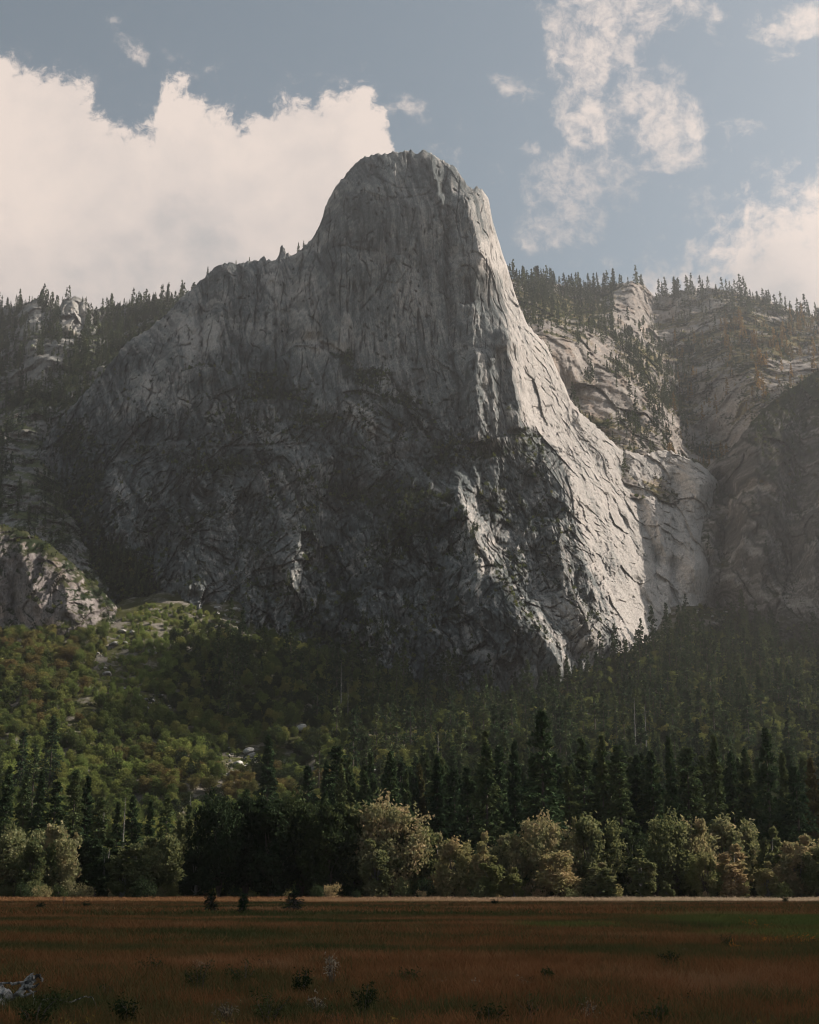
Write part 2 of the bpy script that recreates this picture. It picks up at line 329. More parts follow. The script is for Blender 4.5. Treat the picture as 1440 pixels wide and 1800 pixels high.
def detail_main(px, py, W):
    X, Z = W[..., 0], W[..., 2]
    up = sstep(780, 640, py); lit = sstep(0, 30, px - np.interp(py, [330, 600, 740, 800, 1000, 1100], [838, 893, 912, 990, 1040, 1080]))
    wx = X + gn(X / 60, Z / 60, 7) * (14 - 9 * up); wz = Z + gn(X / 50, Z / 50, 8) * 14; sl = wx + wz * .25
    rough = (1 - up) * (1 - .45 * lit)
    dw = facet(wx / 46, wz / 120, 1, 1.0) * (5 + 10 * rough)
    dw += facet(sl / 20, wz / 52, 2, 1.1, .2) * (3.0 + 7 * rough)
    dw += facet((wx - wz * .3) / 8.5, wz / (17), 3, 1.1, .3) * (1.0 + 4.0 * rough)
    dw += facet(sl / 3.6, wz / 7.0, 4, 1.1, .3) * (.25 + 1.7 * rough)
    lx = wx * .96 + wz * .26; lz = wz * .96 - wx * .26
    dl = facet(lx / 34, lz / 50, 6, 1.1) * 6 + facet(lx / 13, lz / 19, 7, 1.3) * 3.0 + facet(wx / 6, wz / 8.5, 8, 1.3, .25) * 1.5 + facet(lx / 2.7, lz / 4.2, 9, 1.2, .1) * .5
    d = dw * (1 - lit) + dl * lit
    d += fbm(X / 30, Z / 40, 5, .55, 2) * (2.5 + 4 * rough) + fbm(X / 3.2, Z / 6, 2, .6, 9) * (.35 + .8 * rough)
    k1 = sstep(1.2, 1.46, ridged(wx / 15, wz / 150, 2, 5)) * (.5 + .5 * up) * (1 - .9 * lit); d -= 5 * k1
    k2 = sstep(1.28, 1.47, ridged((wx + wz * .5) / 30, (wz - wx * .3) / 60, 2, 9)) * (1 - .8 * lit); d -= 5 * k2
    k3 = sstep(1.3, 1.47, ridged((wx - wz * .7) / 22, (wz + wx * .5) / 60, 2, 19)) * (.3 + .7 * rough) * (1 - .95 * lit); d -= 4 * k3
    k4 = sstep(1.34, 1.47, ridged(wx / 6, wz / 26, 2, 29)) * .6 * (1 - .7 * lit); d -= 1.2 * k4
    # ledges low down
    d += (1 - up) * 6 * (np.abs(((wz + .25 * wx + gn(X / 40, Z / 40, 21) * 18) / 44) % 1 - .5) - .25) * (1 - .7 * lit)
    return d, np.maximum.reduce([k1, k2, k3, k4]) * (1 - .6 * lit)
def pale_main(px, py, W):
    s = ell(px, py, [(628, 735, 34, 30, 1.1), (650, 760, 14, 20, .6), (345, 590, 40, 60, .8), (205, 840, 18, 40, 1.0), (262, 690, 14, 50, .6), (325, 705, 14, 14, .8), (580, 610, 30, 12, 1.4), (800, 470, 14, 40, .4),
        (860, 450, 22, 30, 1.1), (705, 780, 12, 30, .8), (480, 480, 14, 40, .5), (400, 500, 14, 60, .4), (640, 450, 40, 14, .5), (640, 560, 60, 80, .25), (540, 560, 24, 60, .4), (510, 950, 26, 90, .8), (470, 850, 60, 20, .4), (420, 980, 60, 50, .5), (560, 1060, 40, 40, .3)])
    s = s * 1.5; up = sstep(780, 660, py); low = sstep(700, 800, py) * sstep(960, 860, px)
    s += up * .25 - low * .55 * sstep(860, 680, px) - low * .1 + 1.1 * sstep(820, 900, py) * sstep(.35, .75, fbm(W[..., 0] / 9, W[..., 2] / 11, 4, .7, seed=81) + .5 * gn(W[..., 0] / 60, W[..., 2] / 50, 82)) + sstep(900, 960, px) * sstep(600, 640, py) * .5  # lower left face darkened, right part lightened: shade painted into the stone
    s += 1.5 * sstep(0, 16, px - np.interp(py, [330, 600, 740, 800, 1000, 1100], [838, 893, 912, 980, 1030, 1080]))  # flank beyond the arête painted paler, sunlight put into the stone colour
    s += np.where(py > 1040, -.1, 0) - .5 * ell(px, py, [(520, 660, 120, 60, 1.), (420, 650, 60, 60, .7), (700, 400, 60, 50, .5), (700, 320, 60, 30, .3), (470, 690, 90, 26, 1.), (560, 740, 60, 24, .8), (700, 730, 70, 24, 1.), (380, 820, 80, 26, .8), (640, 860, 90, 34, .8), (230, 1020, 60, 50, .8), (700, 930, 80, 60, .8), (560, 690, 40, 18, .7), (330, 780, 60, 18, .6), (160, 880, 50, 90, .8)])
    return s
def veg_main(px, py, W, N):
    s = sstep(.50, .74, N[..., 2]) * (.35 + .5 * (fbm(W[..., 0] / 50, W[..., 2] / 50, 3, seed=4) > -.1))
    s *= .6; s += ell(px, py, [(610, 625, 16, 14, .8), (650, 660, 50, 22, .6), (700, 700, 50, 20, .5), (470, 660, 50, 16, .5), (830, 800, 50, 14, .4), (900, 790, 50, 16, .45), (930, 770, 30, 14, .4), (780, 790, 30, 24, .4),
        (650, 880, 120, 60, .18), (740, 930, 90, 60, .35), (900, 850, 50, 40, .3), (230, 1020, 60, 50, .6), (480, 740, 160, 30, .2), (600, 1080, 120, 60, .3), (1130, 870, 14, 30, .4), (1100, 900, 10, 20, .4)])
    s += ell(px, py, [(130, 770, 40, 40, .5), (150, 870, 40, 60, .5), (180, 970, 50, 50, .5), (470, 690, 80, 18, .45), (380, 815, 70, 16, .35), (250, 790, 50, 12, .4), (560, 735, 50, 14, .4), (640, 870, 70, 20, .3)])
    s *= 1 - .8 * sstep(0, 16, px - np.interp(py, [330, 600, 740, 900, 1000, 1100], [850, 905, 930, 1000, 1020, 1060]))
    return s * sstep(560, 640, py)
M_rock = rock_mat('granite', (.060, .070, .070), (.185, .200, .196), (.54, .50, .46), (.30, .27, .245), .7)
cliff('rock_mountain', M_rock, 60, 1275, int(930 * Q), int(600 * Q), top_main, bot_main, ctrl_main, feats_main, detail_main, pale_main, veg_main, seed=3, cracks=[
 ([(733, 270), (760, 307), (767, 350), (780, 397), (787, 473), (786, 545)], 2.6, 7), ([(673, 373), (677, 425)], 1.5, 4), ([(693, 453), (660, 517), (633, 545)], 1.8, 5), ([(583, 434), (607, 430)], 2.2, 5), ([(613, 427), (647, 424)], 2.2, 5), ([(648, 433), (666, 442)], 2.2, 5),
 ([(558, 420), (543, 507), (555, 575)], 1.8, 5), ([(608, 400), (610, 470), (612, 545)], 1.3, 4), ([(583, 400), (587, 440)], 1.2, 3), ([(535, 440), (523, 517), (500, 550)], 1.8, 5), ([(513, 610), (560, 606), (594, 632)], 2.4, 6), ([(677, 650), (713, 700), (773, 742)], 2.2, 6), ([(777, 704), (808, 702)], 1.8, 4),
 ([(352, 520), (354, 600), (355, 680)], 2.2, 6), ([(425, 490), (424, 550), (420, 605)], 1.8, 5), ([(480, 485), (484, 560), (487, 620)], 2.4, 6), ([(452, 470), (468, 560), (466, 610)], 2.0, 6), ([(302, 610), (340, 604)], 2.0, 4), ([(225, 625), (218, 700), (220, 760)], 1.8, 5), ([(310, 640), (300, 680)], 1.6, 4), ([(545, 465), (542, 515)], 1.6, 4),
 ([(420, 700), (500, 690), (552, 712)], 2.2, 6), ([(360, 786), (450, 782), (552, 780)], 2.2, 6), ([(520, 780), (522, 850)], 1.8, 5), ([(640, 560), (642, 620)], 1.3, 4), ([(720, 440), (724, 520), (720, 600)], 1.3, 4), ([(820, 400), (826, 480), (828, 540)], 1.6, 4), ([(700, 350), (733, 344), (767, 338)], 1.4, 3), ([(640, 300), (700, 330), (760, 330)], 1.4, 3), ([(760, 560), (762, 640), (770, 690)], 1.3, 4),
 ([(680, 790), (686, 860)], 1.8, 5), ([(750, 850), (744, 930), (760, 1000)], 2, 5), ([(450, 870), (430, 950)], 1.8, 5), ([(600, 800), (606, 880)], 1.6, 5), ([(860, 870), (866, 940), (890, 990)], 2, 6), ([(900, 850), (930, 920), (950, 1000)], 2, 6), ([(965, 880), (992, 960), (1012, 1060)], 2, 6), ([(780, 1080), (800, 1150), (806, 1190)], 1.8, 5), ([(880, 1060), (900, 1120), (930, 1190)], 1.8, 5)])
#-- amphitheatre wall on the right
top_cir = lut([(1150, 880), (1200, 850), (1240, 826), (1256, 805), (1275, 800), (1300, 770), (1340, 720), (1380, 690), (1440, 650), (1520, 620), (1700, 560), (1900, 560)])
bot_cir = lut([(1150, 1180), (1900, 1230)])
ctrl_cir = [(1150, 860, 1790), (1200, 860, 1760), (1250, 830, 1720), (1300, 780, 1700), (1380, 700, 1740), (1440, 660, 1780), (1600, 600, 1800), (1900, 560, 1850),
 (1180, 950, 1700), (1245, 950, 1600), (1262, 950, 1622), (1300, 950, 1580), (1380, 900, 1540), (1440, 900, 1520), (1600, 900, 1480), (1900, 900, 1480),
 (1180, 1080, 1640), (1235, 1050, 1575), (1262, 1060, 1590), (1310, 1060, 1530), (1380, 1080, 1460), (1440, 1080, 1430), (1600, 1080, 1400), (1900, 1100, 1400), (1200, 1180, 1500), (1440, 1210, 1340), (1900, 1220, 1340)]
feats_cir = [('ridge', [(1330, 720), (1330, 860), (1300, 960), (1290, 1060)], 24, 60, 50), ('ridge', [(1260, 820), (1280, 900), (1270, 1000)], -30, 20, 30), ('ridge', [(1420, 680), (1400, 860), (1380, 1060)], -22, 50, 40),
 ('ridge', [(1450, 680), (1440, 860), (1430, 1060)], 22, 30, 50), ('step', [(1270, 870), (1300, 880), (1340, 930)], 10, 30), ('ridge', [(1380, 780), (1360, 900), (1340, 1040)], 14, 24, 24)]
def detail_cir(px, py, W):
    X, Z = W[..., 0], W[..., 2]; wx = X + gn(X / 60, Z / 60, 17) * 12; wz = Z + gn(X / 50, Z / 50, 18) * 12
    d = facet((wx + wz * .2) / 40, wz / 110, 11, 1.) * 9 + facet((wx - wz * .2) / 17, wz / 40, 12, 1.1, .2) * 4.5 + facet(wx / 7, wz / 15, 13, 1.1, .3) * 1.9 + facet(wx / 3.3, wz / 6, 14, 1., .2) * .8
    d += fbm(X / 30, Z / 50, 5, .55, 12) * 4; k = sstep(1.25, 1.47, ridged(wx / 18, wz / 140, 2, 15)); d -= 4 * k; return d, k
M_rock2 = rock_mat('brown_granite', (.050, .048, .044), (.120, .112, .100), (.40, .37, .34), (.19, .155, .12), .7)
cliff('cliff', M_rock2, 1150, 1900, int(420 * Q), int(330 * Q), top_cir, bot_cir, ctrl_cir, feats_cir, detail_cir,
      lambda px, py, W: 1.0 * sstep(1262, 1240, px) - .3 * ell(px, py, [(1300, 960, 40, 60, 1)]), lambda px, py, W, N: sstep(.5, .75, N[..., 2]) * .6 + sstep(770, 700, py) * .5, seed=5)
#-- wooded ridge on the right, far behind
top_r = lut([(850, 470), (890, 486), (905, 490), (930, 496), (960, 494), (990, 502), (1040, 508), (1080, 500), (1110, 494), (1130, 498), (1150, 522), (1180, 516), (1210, 508), (1250, 506), (1290, 512), (1330, 520), (1370, 536), (1400, 546), (1440, 556), (1520, 580), (1700, 600), (2000, 600)])
bot_r = lut([(850, 800), (1000, 860), (1300, 900), (2000, 900)])
ctrl_r = [(860, 480, 2350), (950, 495, 2400), (1050, 505, 2450), (1110, 495, 2400), (1150, 525, 2450), (1250, 508, 2480), (1370, 535, 2450), (1500, 575, 2350), (1800, 600, 2300), (2000, 600, 2300),
 (910, 515, 2150), (1000, 560, 2180), (1080, 560, 2200), (1160, 600, 2280), (1250, 600, 2250), (1350, 600, 2200), (1450, 620, 2120), (1800, 650, 2050), (2000, 650, 2050),
 (920, 560, 1960), (960, 570, 1900), (1010, 580, 1960), (1060, 620, 1960), (1120, 650, 1980), (1180, 690, 2050), (1240, 680, 2100), (1330, 660, 2000), (1440, 680, 1920),
 (1000, 680, 1790), (1060, 680, 1810), (1110, 720, 1830), (1160, 740, 1880), (1210, 760, 1950), (1250, 790, 1960), (1300, 760, 1880), (1380, 740, 1820),
 (1000, 780, 1720), (1080, 770, 1740), (1160, 800, 1760), (1240, 830, 1820), (1300, 860, 1760), (1500, 860, 1700), (2000, 880, 1700), (860, 780, 1780)]
feats_r = [('ridge', [(905, 512), (960, 530), (1010, 556), (1060, 590), (1110, 622), (1160, 650), (1200, 690)], 44, 26, 44), ('ridge', [(940, 575), (985, 572), (1030, 610), (1080, 650), (1120, 690), (1160, 730), (1215, 800)], 40, 40, 36),
 ('ridge', [(1080, 500), (1076, 540), (1080, 570)], 26, 10, 18), ('ridge', [(1110, 496), (1118, 560), (1130, 600)], 30, 30, 16), ('ridge', [(1148, 510), (1150, 570), (1170, 640), (1190, 700), (1240, 800)], -50, 34, 40),
 ('ridge', [(1320, 530), (1280, 620), (1250, 700)], 24, 60, 60), ('ridge', [(1440, 590), (1360, 660), (1300, 740), (1262, 800)], -34, 40, 44), ('ridge', [(1390, 560), (1340, 650), (1290, 730)], 24, 40, 40)]
def detail_r(px, py, W):
    X, Z = W[..., 0], (W[..., 2] + W[..., 1] * .8) * .8; wx = X + gn(X / 60, Z / 60, 27) * 14; wz = Z + gn(X / 50, Z / 50, 28) * 14
    d = facet((wx + wz * .5) / 60, (wz - wx * .4) / 80, 21, 1.1) * 14 + facet((wx - wz * .5) / 22, (wz + wx * .4) / 34, 22, 1.1, .1) * 5 + facet((wx + wz * .4) / 9, wz / 13, 23, 1.1, .1) * 1.6 + fbm(X / 50, Z / 50, 6, .58, 22) * 12; return d, sstep(1.3, 1.47, ridged(wx / 20, wz / 30, 2, 25)) * .6
def veg_r(px, py, W, N):
    s = sstep(.3, .7, N[..., 2]) * .5 + fbm(W[..., 0] / 60, (W[..., 2] + .8 * W[..., 1]) / 70, 5, .6, seed=31) * .6
    s += ell(px, py, [(1010, 545, 70, 22, .6), (940, 520, 40, 14, .6), (1150, 640, 50, 26, .5), (1330, 600, 100, 60, .5), (1050, 740, 30, 14, .4), (1180, 690, 60, 30, .4)]) - ell(px, py, [(1030, 620, 60, 26, .5), (1110, 540, 30, 40, .8), (1080, 690, 60, 30, .5), (1380, 640, 40, 20, .4)])
    return s
M_rock3 = rock_mat('far_granite', (.20, .18, .165), (.36, .32, .29), (.52, .47, .42), (.42, .31, .23), .2, .3)  # paler, warmer stone and grass: distance haze painted into the colour
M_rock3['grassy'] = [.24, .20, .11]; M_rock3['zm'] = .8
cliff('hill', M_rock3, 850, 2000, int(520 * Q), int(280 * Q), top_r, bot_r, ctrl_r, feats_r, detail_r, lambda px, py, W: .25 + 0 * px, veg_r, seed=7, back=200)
#-- wooded ridge and gully on the left
top_l = lut([(-450, 500), (-100, 520), (0, 540), (20, 538), (48, 534), (60, 526), (72, 524), (84, 536), (104, 545), (112, 525), (130, 520), (150, 526), (158, 545), (180, 540), (240, 534), (300, 524), (330, 520), (360, 520)])
bot_l = lut([(-450, 1200), (0, 1150), (240, 1130), (360, 1100)])
ctrl_l = [(-450, 500, 2350), (-100, 520, 2350), (0, 540, 2350), (60, 530, 2300), (130, 525, 2280), (200, 540, 2350), (300, 524, 2300), (360, 520, 2300),
 (-100, 620, 2150), (20, 600, 2180), (60, 590, 2150), (140, 600, 2120), (220, 600, 2150), (300, 600, 2100), (0, 720, 1980), (60, 700, 1980), (120, 700, 1960), (200, 700, 1920), (-200, 720, 1950), (-450, 700, 1950),
 (0, 780, 1800), (60, 790, 1830), (120, 800, 1790), (180, 800, 1800), (-200, 800, 1780), (0, 880, 1560), (60, 880, 1580), (120, 890, 1620), (170, 900, 1640), (-200, 880, 1560), (-450, 880, 1560),
 (0, 960, 1470), (100, 960, 1470), (160, 960, 1520), (200, 1000, 1480), (240, 1080, 1400), (100, 1060, 1380), (0, 1100, 1350), (-200, 1100, 1350), (-450, 1150, 1350), (350, 1050, 1500), (350, 800, 1900)]
feats_l = [('ridge', [(130, 522), (128, 560), (120, 590)], 34, 22, 14), ('ridge', [(148, 524), (152, 560), (160, 590)], 24, 8, 14), ('ridge', [(60, 530), (50, 570), (56, 620)], 26, 26, 22), ('ridge', [(90, 620), (70, 680), (60, 740)], 24, 40, 30),
 ('ridge', [(0, 730), (50, 760), (110, 800), (150, 860), (190, 930)], 26, 30, 40), ('ridge', [(110, 740), (90, 800), (130, 900), (190, 980), (230, 1060)], -34, 40, 40), ('ridge', [(0, 820), (60, 850), (110, 900), (150, 980)], 30, 40, 30), ('ridge', [(130, 700), (110, 770), (60, 830)], 20, 24, 24)]
def veg_l(px, py, W, N):
    s = sstep(.3, .7, N[..., 2]) * .55 + fbm(W[..., 0] / 50, (W[..., 2] + .8 * W[..., 1]) / 60, 5, .6, seed=41) * .6 + ell(px, py, [(60, 705, 50, 20, .8), (140, 640, 20, 14, .6), (250, 650, 60, 80, .5), (100, 850, 60, 16, .5)])
    s -= ell(px, py, [(130, 555, 26, 36, 1.2), (60, 560, 20, 24, .9), (70, 640, 34, 28, .9)]); return s
M_rock4 = rock_mat('left_granite', (.13, .13, .12), (.25, .245, .23), (.42, .40, .37), (.27, .22, .16), .4, .3)
M_rock4['grassy'] = [.15, .17, .08]; M_rock4['zm'] = .8
cliff('ridge', M_rock4, -450, 360, int(480 * Q), int(420 * Q), top_l, bot_l, ctrl_l, feats_l, detail_r, lambda px, py, W: .3 * sstep(760, 700, py) + ell(px, py, [(60, 560, 30, 30, .5), (130, 555, 30, 40, .5)]), veg_l, seed=9, back=200)
#-- rounded granite dome at the left edge
top_d = lut([(-400, 950), (-100, 930), (0, 922), (40, 932), (66, 946), (100, 966), (120, 985), (150, 1010), (178, 1036), (200, 1062), (215, 1075), (232, 1082), (244, 1096), (262, 1120)])
bot_d = lut([(-400, 1180), (0, 1150), (200, 1140), (262, 1140)])
ctrl_d = [(-400, 950, 1300), (0, 925, 1300), (60, 945, 1296), (120, 985, 1290), (180, 1036, 1284), (240, 1095, 1285), (0, 960, 1268), (60, 980, 1262), (120, 1020, 1250), (180, 1060, 1255), (0, 1050, 1232), (80, 1060, 1222), (160, 1080, 1220), (0, 1140, 1200), (200, 1130, 1205), (-400, 1150, 1200), (-200, 1050, 1230)]
feats_d = [('ridge', [(30, 940), (50, 1000), (70, 1080)], 10, 24, 24), ('ridge', [(70, 950), (110, 1010), (120, 1090)], 12, 30, 24), ('ridge', [(140, 1000), (170, 1050), (180, 1100)], -10, 16, 20), ('ridge', [(0, 980), (20, 1040), (30, 1100)], -12, 14, 14), ('ridge', [(225, 1080), (232, 1100), (236, 1110)], 10, 10, 10)]
def detail_d(px, py, W):
    X, Z = W[..., 0], W[..., 2]; wx = X + gn(X / 30, Z / 30, 37) * 7; wz = Z + gn(X / 30, Z / 30, 38) * 7
    return facet((wx - wz * .3) / 22, wz / 50, 31, 1.) * 7 + facet((wx + wz * .3) / 9, wz / 16, 32, 1.1, .3) * 3 + facet(wx / 3.6, wz / 5, 33, 1.1, .3) * 1.1 + fbm(X / 20, Z / 20, 4, .5, 32) * 2.5, sstep(1.3, 1.47, ridged((wx + wz * .4) / 9, wz / 30, 2, 35))
M_rock5 = rock_mat('dome_granite', (.12, .105, .098), (.215, .19, .178), (.36, .32, .30), (.30, .21, .15), .5, .4)
cliff('rock_dome', M_rock5, -400, 262, int(330 * Q), int(130 * Q), top_d, bot_d, ctrl_d, feats_d, detail_d, lambda px, py, W: .15 + 0 * px, lambda px, py, W, N: sstep(.55, .8, N[..., 2]) * .7 + sstep(30, 8, py - top_d(px)) * .45 + sstep(1085, 1110, py) * .4, seed=11, back=60)

# ------------------------------------------------------------------ valley floor and forested talus slope
cp = [(-400, 1110, 1250), (-200, 1110, 1250), (0, 1112, 1205), (100, 1116, 1200), (200, 1108, 1215), (250, 1076, 1290), (330, 1062, 1310), (400, 1072, 1310), (480, 1122, 1290), (560, 1150, 1280), (640, 1170, 1270), (800, 1202, 1250), (900, 1226, 1238),
      (960, 1228, 1240), (1010, 1196, 1270), (1080, 1164, 1320), (1180, 1120, 1430), (1240, 1068, 1540), (1300, 1086, 1530), (1350, 1118, 1470), (1440, 1156, 1400), (1700, 1150, 1400), (1900, 1150, 1400)]
W0 = P([c[0] for c in cp], [c[1] for c in cp], [c[2] for c in cp])
gc = [(w[0], w[1]) for w in W0]; gz = [w[2] for w in W0]
for X in (-900, -500, -250, 0, 250, 500, 1000):
    for Y, z in ((480, 0), (560, 4), (680, 20), (820, 55), (980, 108 + (18 if X < -100 else 0))): gc.append((X, Y)); gz.append(z)
    gc.append((X, 1750)); gz.append(330)
fter = coarse(rbf(gc, gz), -1300, 1300, 450, 1800, 120, 100)
def ground(X, Y):
    X = np.asarray(X, float); Y = np.asarray(Y, float)
    z = fter(X, Y) * sstep(470, 600, Y) + (fbm(X / 60, Y / 60, 4, seed=51) * 7 + fbm(X / 12, Y / 12, 3, seed=52) * 1.2) * sstep(500, 700, Y)
    return z + fbm(X / 25, Y / 25, 3, seed=53) * .07 * sstep(15, 60, Y)
gx, gy = np.meshgrid(np.linspace(-1290, 1290, 520), np.linspace(460, 1790, 420))
V = np.stack([gx, gy, ground(gx, gy) - .02], -1)
m_, T, out = new_mat('forest_floor'); geo = T.new('ShaderNodeNewGeometry'); n = T.noise(geo.outputs['Position'], .05, 6, .65); n2 = T.noise(geo.outputs['Position'], .4, 5, .7)
d = T.new('ShaderNodeBsdfDiffuse'); c = T.mix(T.mapr(n, .5, .6), T.mix(n2, (.035, .045, .016), (.09, .085, .035)), T.mix(n2, (.10, .085, .065), (.26, .24, .21))); T.L(c, d.inputs[0])
b = T.new('ShaderNodeBump', i_Strength=1., i_Distance=1.5); T.L(n2, b.inputs['Height']); T.L(b.outputs[0], d.inputs['Normal']); T.L(d.outputs[0], out.inputs[0]); M_floor = m_
o = link(bpy.data.objects.new('terrain', raw_mesh('terrain', V.reshape(-1, 3), grid_faces(420, 520), [M_floor], True))); tag(o, kind='structure')

#EOF_PART1
# ------------------------------------------------------------------ plants: shapes
def rot_basis(dirv, roll):
    d = dirv / (np.linalg.norm(dirv, axis=1, keepdims=True) + 1e-9); ref = np.where(np.abs(d[:, 2:3]) > .9, np.array([[1., 0, 0]]), np.array([[0, 0, 1.]]))
    s = np.cross(d, ref); s /= np.linalg.norm(s, axis=1, keepdims=True) + 1e-9; t = np.cross(s, d)
    return d, s * np.cos(roll)[:, None] + t * np.sin(roll)[:, None]
def leaves(C, D, Ln, Wd, r):
    """leaf sprays: pointed four-sided blades with a slight fold"""
    d, s = rot_basis(D, r.random(len(C)) * 2 * np.pi); Ln = np.broadcast_to(Ln, len(C))[:, None]; Wd = np.broadcast_to(Wd, len(C))[:, None]
    up = np.cross(d, s) * Wd * .25
    V = np.stack([C - d * Ln * .5, C + s * Wd * .5 + up - d * Ln * .05, C + d * Ln * .5, C - s * Wd * .5 + up - d * Ln * .05], 1).reshape(-1, 3)
    return V, np.arange(len(C) * 4).reshape(-1, 4)
def tube(pts, rad, k=6):
    pts = np.asarray(pts, float); rad = np.asarray(rad, float); n = len(pts); V = []
    tg = np.gradient(pts, axis=0); tg /= np.linalg.norm(tg, axis=1, keepdims=True) + 1e-9
    ref = np.array([1., 0, 0]) if abs(tg[0, 0]) < .8 else np.array([0, 1., 0]); s = np.cross(tg, ref); s /= np.linalg.norm(s, axis=1, keepdims=True); t = np.cross(tg, s)
    a = np.arange(k) / k * 2 * np.pi
    V = (pts[:, None] + rad[:, None, None] * (s[:, None] * np.cos(a)[None, :, None] + t[:, None] * np.sin(a)[None, :, None])).reshape(-1, 3)
    i = np.arange(n - 1)[:, None] * k + np.arange(k)[None]; j = np.arange(n - 1)[:, None] * k + (np.arange(k)[None] + 1) % k
    return V, np.stack([i, j, j + k, i + k], -1).reshape(-1, 4)
def join(parts):
    V = []; Fs = []; o = 0; M = []
    for i, (v, f) in enumerate(parts): V.append(v); Fs.append(np.asarray(f) + o); M += [i] * len(f); o += len(v)
    return np.concatenate(V), np.concatenate(Fs), np.array(M)
def conifer_parts(H, Rm, nb, per, seed, bare=.12, leaf=(1.1, .5), power=.85, gaps=.25, dead=False):
    r = np.random.default_rng(seed)
    bend = r.normal(0, .006 * H, 2); zt = np.linspace(0, H, 10); tp = np.stack([bend[0] * (zt / H) ** 2, bend[1] * (zt / H) ** 2, zt], 1)
    trunk = [tube(tp, .012 * H * (1 - zt / H) ** .8 + .03, 7)]
    h = bare * H + (H * .985 - bare * H) * np.sort(r.random(nb)) ** .92; q = (h - bare * H) / (H - bare * H)
    prof = (1 - q) ** power * (.55 + .45 * sstep(0, .22, q)); ph = r.random(nb) * 2 * np.pi
    lob = 1 + .22 * np.sin(ph * 2 + r.random() * 6 + q * 9) + .15 * np.sin(q * 31 + ph)
    L = Rm * prof * lob * r.uniform(.6, 1.15, nb) + .25; keep = r.random(nb) > gaps * (.3 + .7 * (np.sin(q * 23 + r.random() * 6) > .4)); h, q, ph, L = h[keep], q[keep], ph[keep], L[keep]; nb = len(h)
    droop = np.where(q > .75, .35, -.05 - .35 * (1 - q)) + r.normal(0, .08, nb)
    dr = np.stack([np.cos(ph), np.sin(ph), droop], 1); base = np.stack([bend[0] * (h / H) ** 2, bend[1] * (h / H) ** 2, h], 1)
    for i in range(0, nb, max(1, nb // (60 if per > 5 else 14))):
        e = base[i] + dr[i] * L[i] * .85; trunk.append(tube([base[i], (base[i] + e) / 2, e], [.05 + .004 * L[i], .04, .015], 4))
    if dead: return trunk, None
    t = np.sqrt(r.random((nb, per))) * .98 + .04; C = base[:, None] + dr[:, None] * (L[:, None] * t)[..., None]
    w = .30 * L[:, None] * (1.15 - t) * r.normal(0, 1, (nb, per)); C[..., 0] += -np.sin(ph)[:, None] * w; C[..., 1] += np.cos(ph)[:, None] * w; C[..., 2] += r.normal(0, .22, C.shape[:2]) - .10 * L[:, None] * t ** 2
    D = dr[:, None] + r.normal(0, .55, C.shape); sc = r.uniform(.6, 1.25, C.shape[:2]).ravel()
    lv = leaves(C.reshape(-1, 3), D.reshape(-1, 3), leaf[0] * sc, leaf[1] * sc, r)
    tip = leaves(np.array([[bend[0], bend[1], H - .4]] * 3), np.array([[.1, 0, 1.], [-.1, .1, 1], [0, -.1, 1]]), 1.8, .25, r)
    v, f, _ = join([lv, tip]); return trunk, (v, f)
def broad_parts(H, Wd, nl, n, seed, leaf=.5, low=.25, trunks=1, upright=.3):
    """crown of several uneven limb masses; leaves lie in a ragged shell of each mass and thin out inside"""
    r = np.random.default_rng(seed); tr = []; Cs = []; Ds = []
    hz = low + (1 - low) * (np.arange(nl) + .5) / nl; hz = hz + r.normal(0, .05, nl)
    rad = Wd * .5 * np.sin(np.clip((hz - low * .6) / (1.1 - low * .6), .05, 1) * np.pi * .93) ** .6
    for i in range(nl):
        a = i * 2.4 + r.random() * 1.2; rr = rad[i] * (r.uniform(.15, .75) if nl < 12 else r.uniform(.3, .95)); c = np.array([math.cos(a) * rr, math.sin(a) * rr, hz[i] * H * .93])
        lr = np.array([Wd * (.26 if nl < 12 else .19) * r.uniform(.7, 1.15)] * 3) * np.array([1, 1, r.uniform(.8, 1.3) if nl < 12 else r.uniform(1.3, 2.0)]); lr = lr * (.75 if hz[i] > .85 else 1)
        m = int(n / nl); u = r.normal(0, 1, (m, 3)); u /= np.linalg.norm(u, axis=1, keepdims=True)
        bump = 1 + .22 * np.sin(u[:, 0] * 5 + i) * np.sin(u[:, 1] * 6 + 2 * i) + .18 * np.sin(u[:, 2] * 9 + i * 3)
        k = (r.random(m) ** (.34 if nl >= 12 else .18)) * bump * np.where(r.random(m) < .1, r.uniform(1.05, 1.35, m), 1); C = c + u * lr * k[:, None]
        Cs.append(C); Ds.append(u * .7 + r.normal(0, .6, u.shape) + np.array([0, 0, upright * 1.6]))
        s = np.array([0, 0, max(.05, low * .35) * H]); tr.append(tube([s * [1, 1, .3], s + (c - s) * [.25, .25, .45], c], [.012 * H, .007 * H, .02], 5))
    for k in range(trunks):
        a = r.random() * 6.3; b = np.array([math.cos(a), math.sin(a), 0]) * (.03 * H if trunks > 1 else 0); e = np.array([math.cos(a) * Wd * .15, math.sin(a) * Wd * .15, H * .75])
        tr.append(tube([b - [0, 0, .3], b + (e - b) * [.2, .2, .35], b + (e - b) * [.6, .6, .7], e], [.021 * H / trunks ** .4, .015 * H / trunks ** .4, .009 * H, .02], 7))
    C = np.concatenate(Cs); D = np.concatenate(Ds); C = C[C[:, 2] > .3]; D = D[:len(C)]; sc = r.uniform(.6, 1.3, len(C))
    return tr, leaves(C, D, leaf * sc, leaf * .62 * sc, r)
def two_meshes(kind, parts, bark, leafm):
    tv, tf, _ = join(parts[0]); tm = raw_mesh(kind + '_trunk', tv, tf, [bark], True)
    cm = raw_mesh(kind + '_crown', parts[1][0], parts[1][1], [leafm]) if parts[1] is not None else None
    return tm, cm
